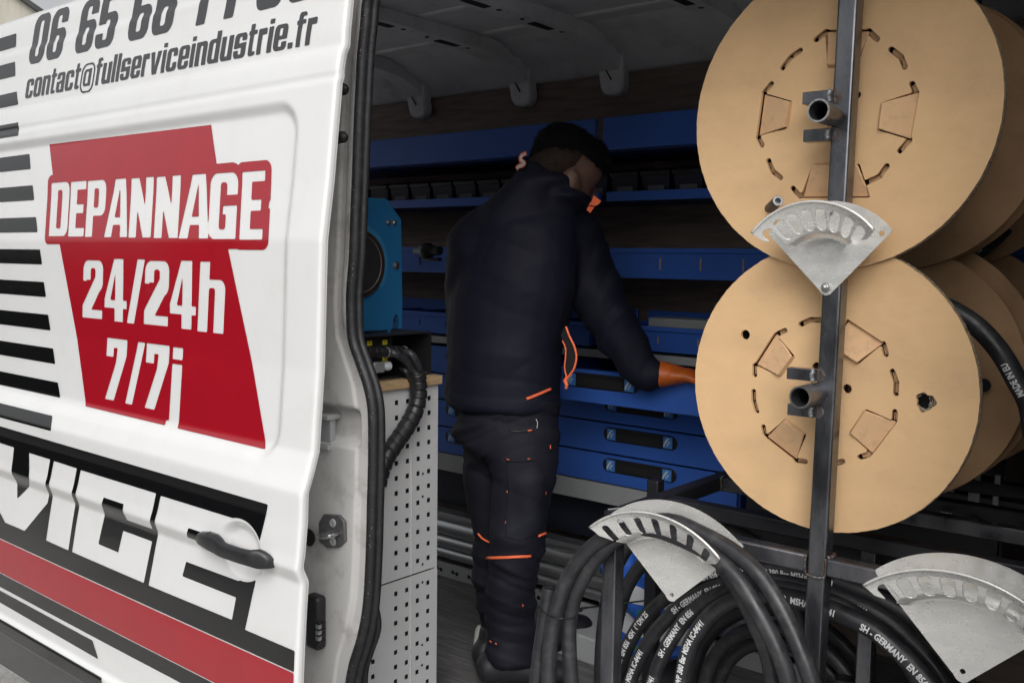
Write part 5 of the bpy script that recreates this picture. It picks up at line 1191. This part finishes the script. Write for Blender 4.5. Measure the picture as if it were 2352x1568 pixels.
# joints, found in the photograph and set at their real distance
hipc = PY(1165, 985, 2.13); knL = PY(1140, 1232, 2.17); knR = PY(1190, 1225, 2.09); anL = Vector(PY(1150, 1500, 2.20)); anR = Vector(PY(1170, 1520, 2.12))
anL.z = .67; anR.z = .66
chest = PY(1190, 640, 2.15); neck = PY(1262, 425, 2.17); head = PY(1292, 386, 2.20)
shL = PY(1100, 568, 2.08); shR = PY(1312, 550, 2.26); elR = PY(1380, 700, 2.33); wrR = PY(1502, 858, 2.42)
# head axes: turned right and tipped down to the work
hf = (F * .88 + UPv * -.47).normalized(); hr_ = Rt; hu = hr_.cross(hf).normalized()
if hu.z < 0: hu = -hu
def H(a, b_, c): return head + hr_ * a + hf * b_ + hu * c
hd_ = [[(H(0, -.015, .030), (.080, .080, .078)), (H(0, .040, .025), (.074, .074, .070))], [(H(0, .035, .0), (.070, .070, .06)), (H(0, .062, -.055), (.050, .050, .045))], [(H(0, .060, -.06), (.045, .045, .04)), (H(0, .085, -.088), (.026, .026, .022))],
       [(H(.052, .02, -.035), (.030, .035, .04)), (H(.032, .06, -.078), (.024, .024, .02))], [(H(-.052, .02, -.035), (.030, .035, .04)), (H(-.032, .06, -.078), (.024, .024, .02))],
       [(H(0, .108, -.004), (.010, .010, .010)), (H(0, .128, -.034), (.013, .013, .011))], [(H(0, .104, -.062), (.022, .014, .010))], [(H(-.034, .092, .022), (.014, .012, .008)), (H(.034, .092, .022), (.014, .012, .008))]]
body_ch = hd_ + [[(H(0, -.02, -.04), (.060, .060, .05)), (neck + V3(0, 0, -.02), (.062, .062, .05)), (chest + V3(0, 0, .16), (.09, .09, .06))], [(chest + V3(0, 0, .12), (.13, .10, .08)), (chest, (.13, .10, .1)), (hipc + V3(0, 0, .06), (.12, .09, .08))],
       [(shL, .05), (PY(1075, 740, 2.22), .04), (PY(1160, 850, 2.42), .032)], [(shR, .05), (elR, .04), (wrR, .028)], [(hipc + V3(-.05, 0, 0), .08), (knL, .05), (anL, .04)], [(hipc + V3(.05, 0, 0), .08), (knR, .05), (anR, .04)],
       [(chest + V3(0, 0, .12), (.1, .08, .06)), (shL, .05)], [(chest + V3(0, 0, .12), (.1, .08, .06)), (shR, .05)]]
# ears
for s_ in (1, -1):
    E0 = [H(s_ * .079, .008 + .016 * math.cos(t), -.040 + .027 * math.sin(t)) for t in np.linspace(-2.2, 2.4, 9)]
    body_ch.append([(p, (.0065, .0065, .0065)) for p in E0]); body_ch.append([(H(s_ * .071, .012, -.038), (.010, .010, .018))])
# the gloved hand's skeleton is part of the body; fingers curl over the drawer edge
hx = (PY(1572, 862, 2.455) - wrR).normalized(); hn = Vector((0, 0, 1)); hs_ = hn.cross(hx).normalized(); hn = hx.cross(hs_).normalized()
palm = wrR + hx * .055
def finger(base, L, r, curl, spread=0.):
    d_ = (hx + hs_ * spread).normalized(); pts = [base]; ang = .02
    for k, l_ in enumerate((L * .45, L * .32, L * .23)):
        ang += curl; pts.append(pts[-1] + (d_ * math.cos(ang) - hn * math.sin(ang)) * l_)
    return [(p, (r * q_,) * 3) for p, q_ in zip(pts, (1.05, 1., .92, .8))]
fing = [finger(palm + hs_ * o_ + hx * .036, L_, .0098, cu * .42, sp) for o_, L_, cu, sp in ((.032, .070, .34, .10), (.011, .078, .36, .03), (-.010, .073, .40, -.04), (-.030, .058, .46, -.12))]
thumb = [(palm + hs_ * .028 - hx * .018 - hn * .006, (.014,) * 3), (palm + hs_ * .046 + hx * .018 - hn * .020, (.0115,) * 3), (palm + hs_ * .038 + hx * .046 - hn * .032, (.0095,) * 3)]
palm_ch = [(wrR - hx * .01, (.028, .028, .022)), (palm, (.040, .036, .019)), (palm + hx * .034, (.038, .036, .015))]
person = blob('person', body_ch + [palm_ch] + fing + [thumb], 'skin', voxel=.0065, smooth=4)
tag(person, 'technician in dark navy jacket and cargo trousers reaching into a blue drawer', 'person')
def glovechain(ch, g_): return [(c, tuple(x + g_ for x in (r if hasattr(r, '__len__') else (r,) * 3))) for c, r in ch]
gl = blob('glove', [glovechain(palm_ch, .0075)] + [glovechain(f_, .0022) for f_ in fing] + [glovechain(thumb, .0022)] + [[(wrR - hx * .012, (.040, .040, .038)), (wrR + hx * .02, (.044, .043, .038)), (palm, (.042, .040, .030))]], 'glove', voxel=.0042, smooth=3, disp=lambda p: .0022 * math.sin(p.dot(hx) * 420 + 3 * noise.noise(p * 25)) * max(0, noise.noise(p * 18) + .35))
gl.parent = person; gl['label'] = 'orange disposable glove'
# hair: short sides, longer dark crown with a tuft over the forehead
hrd = blob('hair', [[(H(0, -.028, .050), (.0815, .0815, .066)), (H(0, .045, .056), (.0765, .077, .060))], [(H(0, .05, .060), (.066, .066, .05)), (H(0, .086, .062), (.048, .035, .030))], [(H(.035, .080, .066), (.03, .03, .024)), (H(.02, .100, .056), (.022, .02, .016))],
       [(H(0, -.045, .01), (.066, .056, .048))]], 'hair', voxel=.006, smooth=3, disp=lambda p: .004 * noise.noise(p * 60) + .005 * noise.noise(p * 25))
hrd.parent = person
stb = blob('clipped_hair', [[(H(0, -.016, .028), (.0822, .0825, .060)), (H(0, -.022, .0), (.0800, .0790, .050))], [(H(0, -.035, -.03), (.066, .058, .045)), (H(0, -.03, .0), (.074, .066, .05))]], 'stubble', voxel=.006, smooth=3); stb.parent = person
st_ = MB(); rnd = random.Random(4)
bv = BVHTree.FromPolygons([v.co for v in hrd.data.vertices], [p.vertices for p in hrd.data.polygons])
vsn = [(v.co.copy(), v.normal.copy()) for v in hrd.data.vertices]
for k in range(5200):
    p, n_ = rnd.choice(vsn); t = (hf * .9 + hu * .2 + Vector([rnd.gauss(0, .35) for _ in range(3)])); t = (t - n_ * t.dot(n_)).normalized() + n_ * rnd.uniform(.15, .55)
    L_ = rnd.uniform(.008, .020); s2_ = t.cross(n_).normalized() * .0006; st_.add([p - s2_, p + s2_, p + t * L_], [(0, 1, 2)])
o = tag(obj('hair_strands', st_, 'hair', person, fix=False), kind='stuff')

# jacket
hem = PY(1152, 925, 2.13); waist = PY(1158, 800, 2.13); mid = PY(1178, 660, 2.14); ub = PY(1205, 530, 2.15); col = PY(1262, 432, 2.17)
jk_ch = [[(hem + V3(0, 0, 0), (.178, .150, .030)), (waist, (.180, .150, .06)), (mid, (.196, .158, .08)), (ub, (.165, .145, .07)), (col + V3(-.01, 0, -.02), (.085, .080, .035))],
         [(ub + V3(-.005, 0, .0), (.15, .13, .06)), (shL, (.092, .095, .085))], [(ub, (.15, .13, .06)), (shR, (.092, .095, .085))],
         [(PY(1170, 490, 2.12), (.075, .075, .05)), (PY(1110, 545, 2.09), (.090, .09, .07))], [(shL, (.088, .09, .08)), (PY(1085, 650, 2.10), (.082, .085, .07)), (PY(1080, 760, 2.22), (.070, .075, .06)), (PY(1150, 850, 2.40), .052)],
         [(shR, (.090, .092, .085)), (PY(1345, 625, 2.31), (.088, .088, .07)), (elR, (.076, .078, .068)), (PY(1438, 792, 2.38), (.068, .068, .062)), (wrR - hx * .030, (.052, .052, .050)), (wrR - hx * .004, (.044, .044, .042))],
         [(col, (.086, .084, .03)), (PY(1256, 412, 2.14), (.078, .074, .022))], [(PY(1240, 418, 2.12), (.072, .06, .02)), (PY(1225, 388, 2.12), (.042, .045, .024))], [(ub + V3(-.01, -.02, .03), (.14, .12, .04)), (PY(1222, 420, 2.10), (.060, .06, .03))], [(PY(1300, 450, 2.17), (.062, .07, .02)), (PY(1345, 470, 2.24), (.030, .04, .02))]]
arm_ax = (wrR - shR).normalized()
def jdisp(p):
    d_ = wr(p, 1.0)
    t = (p - shR).dot(arm_ax); rad_ = ((p - shR) - arm_ax * t).length
    if t > .05 and rad_ < .14: d_ += fold(p, .011, (arm_ax + V3(.2, 0, .35)).normalized(), 36, .6) + .005 * noise.noise(p * 16)
    else: d_ += fold(p, .006, V3(.25, .3, .92).normalized(), 19, 1.) * (1 if p.z < mid.z else .6) + fold(p, .004, V3(-.8, .1, .5).normalized(), 26, 2.)
    if p.z < hem.z + .03: d_ += .002
    return d_
jk = blob('jacket', jk_ch, 'jacket', voxel=.0070, smooth=14, disp=jdisp); jk.parent = person; jk['label'] = 'dark navy softshell jacket'
# trousers: two baggy legs, cargo pocket, bunched hems
tr_ch = [[(hipc + V3(0, 0, .10), (.150, .125, .05)), (hipc + V3(0, 0, -.02), (.162, .135, .06))],
         [(hipc + V3(-.055, .02, -.02), (.103, .110, .07)), (PY(1130, 1100, 2.15), (.083, .09, .06)), (knL, (.069, .074, .06)), (PY(1140, 1380, 2.19), (.058, .064, .06)), (anL + V3(0, 0, .06), (.064, .068, .05)), (anL + V3(.0, 0, -.03), (.066, .070, .03))],
         [(hipc + V3(.065, -.01, -.02), (.108, .118, .07)), (PY(1205, 1090, 2.11), (.093, .096, .06)), (knR, (.079, .082, .06)), (PY(1172, 1370, 2.10), (.068, .072, .06)), (anR + V3(-.005, 0, .10), (.070, .074, .05)), (anR + V3(.01, 0, -.02), (.074, .082, .03))],
         [(PY(1210, 1100, 2.075), (.062, .055, .045)), (PY(1203, 1200, 2.075), (.060, .050, .05))]]
def tdisp(p):
    d_ = wr(p, 1.1) + fold(p, .011, V3(.35, .2, .9).normalized(), 17, .4) + fold(p, .006, V3(-.5, .3, .8).normalized(), 31, 1.)
    if p.z < .98: d_ += fold(p, .012, V3(.15, .4, .9).normalized(), 44, 1.1)
    if p.z > hipc.z - .12: d_ += fold(p, .010, V3(-.45, .1, .88).normalized(), 38, 2.)
    return d_
trs = blob('trousers', tr_ch, 'trouser', voxel=.0070, smooth=12, disp=tdisp); trs.parent = person; trs['label'] = 'dark work trousers with cargo pocket and orange piping'
def bvh(o): return BVHTree.FromPolygons([v.co.copy() for v in o.data.vertices], [tuple(p.vertices) for p in o.data.polygons])
BJ, BT = bvh(jk), bvh(trs)
def onto(B, x, y):
    """the point of the garment seen at this point of the survey photo"""
    d_ = Vector(_fw + _rt * (x - 1176) / 2226 - _u2 * (y - 784) / 2226).normalized(); h_ = B.ray_cast(Vector(CAM), d_); return (h_[0], h_[1]) if h_[0] else (None, None)
def strip(name, B, pts, w, m_, parent, lift=.002, label=None):
    pts2 = []
    for (a, b_), (c, d_) in zip(pts, pts[1:]):
        for k in range(6): pts2.append((a + (c - a) * k / 6, b_ + (d_ - b_) * k / 6))
    pts2.append(pts[-1]); hs2 = [onto(B, *q_) for q_ in pts2]; hs2 = [(p, n_) for p, n_ in hs2 if p]
    if len(hs2) < 2: print('strip missed', name, pts); return None
    path = [p + n_ * lift for p, n_ in hs2]
    o = obj(name, MB().tube(path, w / 2, 8, cap=True), m_, parent, smooth=True, angle=180)
    if label: o['label'] = label
    return o
strip('hem_piping', BJ, [(1209, 916), (1236, 905), (1264, 893)], .0085, 'orange', jk)
strip('knee_piping', BT, [(1117, 1281), (1165, 1279), (1219, 1275)], .0085, 'orange', trs)
strip('knee_piping', BT, [(1099, 1224), (1108, 1235), (1124, 1244)], .006, 'orange', trs)
strip('knee_piping', BT, [(1236, 1230), (1253, 1223)], .0075, 'orange', trs)
for a in ([(1164, 1054), (1170, 1055)], [(1211, 1053), (1217, 1053)], [(1263, 1030), (1263, 1022)], [(1166, 1126), (1166, 1131)], [(1252, 1128), (1253, 1134)], [(1162, 1196), (1162, 1201)], [(1200, 1386), (1200, 1392)], [(1126, 1470), (1130, 1474)], [(1138, 1476), (1142, 1478)]):
    strip('bar_tack', BT, a, .0028, 'orange', trs)
strip('pocket_zip', BT, [(1170, 989), (1195, 991), (1222, 988)], .0036, 'blackplastic', trs); strip('pocket_zip', BT, [(1233, 984), (1234, 970), (1231, 962)], .002, 'reflect', trs); strip('zip_pull', BT, [(1212, 990), (1221, 988)], .0045, 'orange', trs)
strip('pocket_edge', BT, [(1163, 1060), (1168, 1120), (1162, 1180), (1163, 1232), (1195, 1240), (1225, 1225)], .0022, 'trouser2', trs); strip('pocket_edge', BT, [(1238, 1062), (1252, 1110), (1250, 1170)], .0022, 'trouser2', trs)
strip('pocket_flap', BT, [(1163, 1058), (1200, 1060), (1232, 1056)], .003, 'trouser2', trs)
strip('sleeve_seam', BJ, [(1262, 588), (1276, 640), (1290, 700), (1284, 745)], .0022, 'trouser2', jk)
# open side pocket edged with orange zip, pull dangling
zq = [(1300, 750), (1308, 772), (1319, 795), (1324, 818), (1320, 842), (1311, 858), (1302, 868)]
zl = [(1292, 782), (1299, 800), (1299, 820), (1297, 845), (1302, 868)]
for q_, w_ in ((zq, .0058), (zl, .0042)):
    pts = []
    for a in q_:
        h_ = onto(BJ, *a); pts.append(h_[0] if h_[0] else PY(a[0], a[1], 2.06))
    ys_ = [p.y for p in pts]; pts = [PY(a[0], a[1], min(ys_) - .012) for a in q_]
    obj('pocket_zip', MB().tube(spline(pts, 5), w_ / 2, 8), 'orange', jk, smooth=True, angle=180); yz = min(ys_) - .012
obj('pocket_gap', MB().add([PY(x, y, yz + .006) for x, y in ((1296, 752), (1308, 772), (1319, 795), (1323, 818), (1319, 842), (1302, 866), (1298, 845), (1300, 820), (1299, 800), (1288, 770))], [tuple(range(10))]), 'dark', jk)
pz_ = [PY(x, y, yz - .004) for x, y in ((1302, 866), (1298, 874), (1302, 884), (1300, 892))]
obj('zip_pull', MB().tube(pz_, [.004, .006, .0045, .0035], 8), 'orange', jk, smooth=True)
# collar tag and reflective hood cord
yc = 2.02
def ribbon(name, pts, w, m_, parent, Yp):
    P_ = spline([PY(x, y, Yp) for x, y in pts], 6); mb = MB(); vs = []
    for i, p in enumerate(P_):
        t = (P_[min(i + 1, len(P_) - 1)] - P_[max(i - 1, 0)]).normalized(); s_ = t.cross(Vector((0, -1, 0))).normalized() * w / 2; vs += [p - s_, p + s_]
    mb.add(vs, [(2 * i, 2 * i + 1, 2 * i + 3, 2 * i + 2) for i in range(len(P_) - 1)]); return obj(name, mb, m_, parent, solid=.0015)
h_ = onto(BJ, 1200, 395); yb = (h_[0].y if h_[0] else 2.1) - .01
rp = [(1209, 352), (1198, 358), (1196, 368), (1204, 374), (1200, 380), (1192, 382), (1186, 388)]
ribbon('reflective_tape', rp, .0125, 'orange', jk, yb); ribbon('reflective_tape', [(1208, 353), (1198, 359), (1197, 368), (1204, 374), (1199, 380), (1192, 383), (1187, 387)], .0075, 'reflect', jk, yb - .003)
yt = 2.13
mb = MB().add([PY(x, y, yt + dy) for x, y, dy in ((1364, 449, 0), (1381, 462, .004), (1374, 470, 0), (1366, 473, -.004), (1352, 471, 0), (1359, 462, 0))], [(0, 1, 2, 3, 4, 5)]); obj('collar_flap', mb, 'orange', jk, solid=.002)
mb = MB().add([PY(x, y, yt + .006) for x, y in ((1352, 473), (1366, 475), (1356, 489), (1348, 482))], [(0, 1, 2, 3)]); obj('collar_flap', mb, 'orange', jk, solid=.002)
# shoes
for a, s_ in ((anL, -1), (anR, 1)):
    b_ = Vector((a.x, a.y, .60)); fw_ = (F + Rt * .25 * s_).normalized()
    so_ = blob('shoe', [[(b_ - fw_ * .06 + V3(0, 0, .01), (.040, .040, .045)), (b_ + fw_ * .06, (.045, .045, .040)), (b_ + fw_ * .15 + V3(0, 0, -.012), (.042, .042, .028))], [(b_ - fw_ * .05, (.038, .038, .035)), (b_ - fw_ * .03 + V3(0, 0, .07), (.042, .042, .03))]], 'shoe', voxel=.006, smooth=4)
    n_ = len(so_.data.vertices); 
    for v in so_.data.vertices: v.co.z = max(v.co.z, .5535)
    so_.parent = person
p = PZ(1098, 1525, .60)
lp = blob('shoe_panel', [[(Vector(anL) * 1.0 + V3(-.075, -.01, -.03), (.018, .02, .03)), (Vector(anL) + V3(-.06, -.03, -.085), (.022, .022, .02))]], 'shoelight', voxel=.005, smooth=3); lp.parent = person; lp['label'] = 'pale heel of the left shoe'
# kit dropped behind the right foot
p = PZ(1232, 1500, .553)
kb = blob('tool_bag', [[(Vector((p.x + .02, p.y + .05, .60)), (.07, .06, .045)), (Vector((p.x + .05, p.y + .12, .615)), (.075, .06, .05))]], 'trouser2', voxel=.008, smooth=4, disp=lambda q_: .012 * noise.noise(q_ * 14)); tag(kb, 'small black tool bag on the floor behind the trouser cuffs', 'bag')
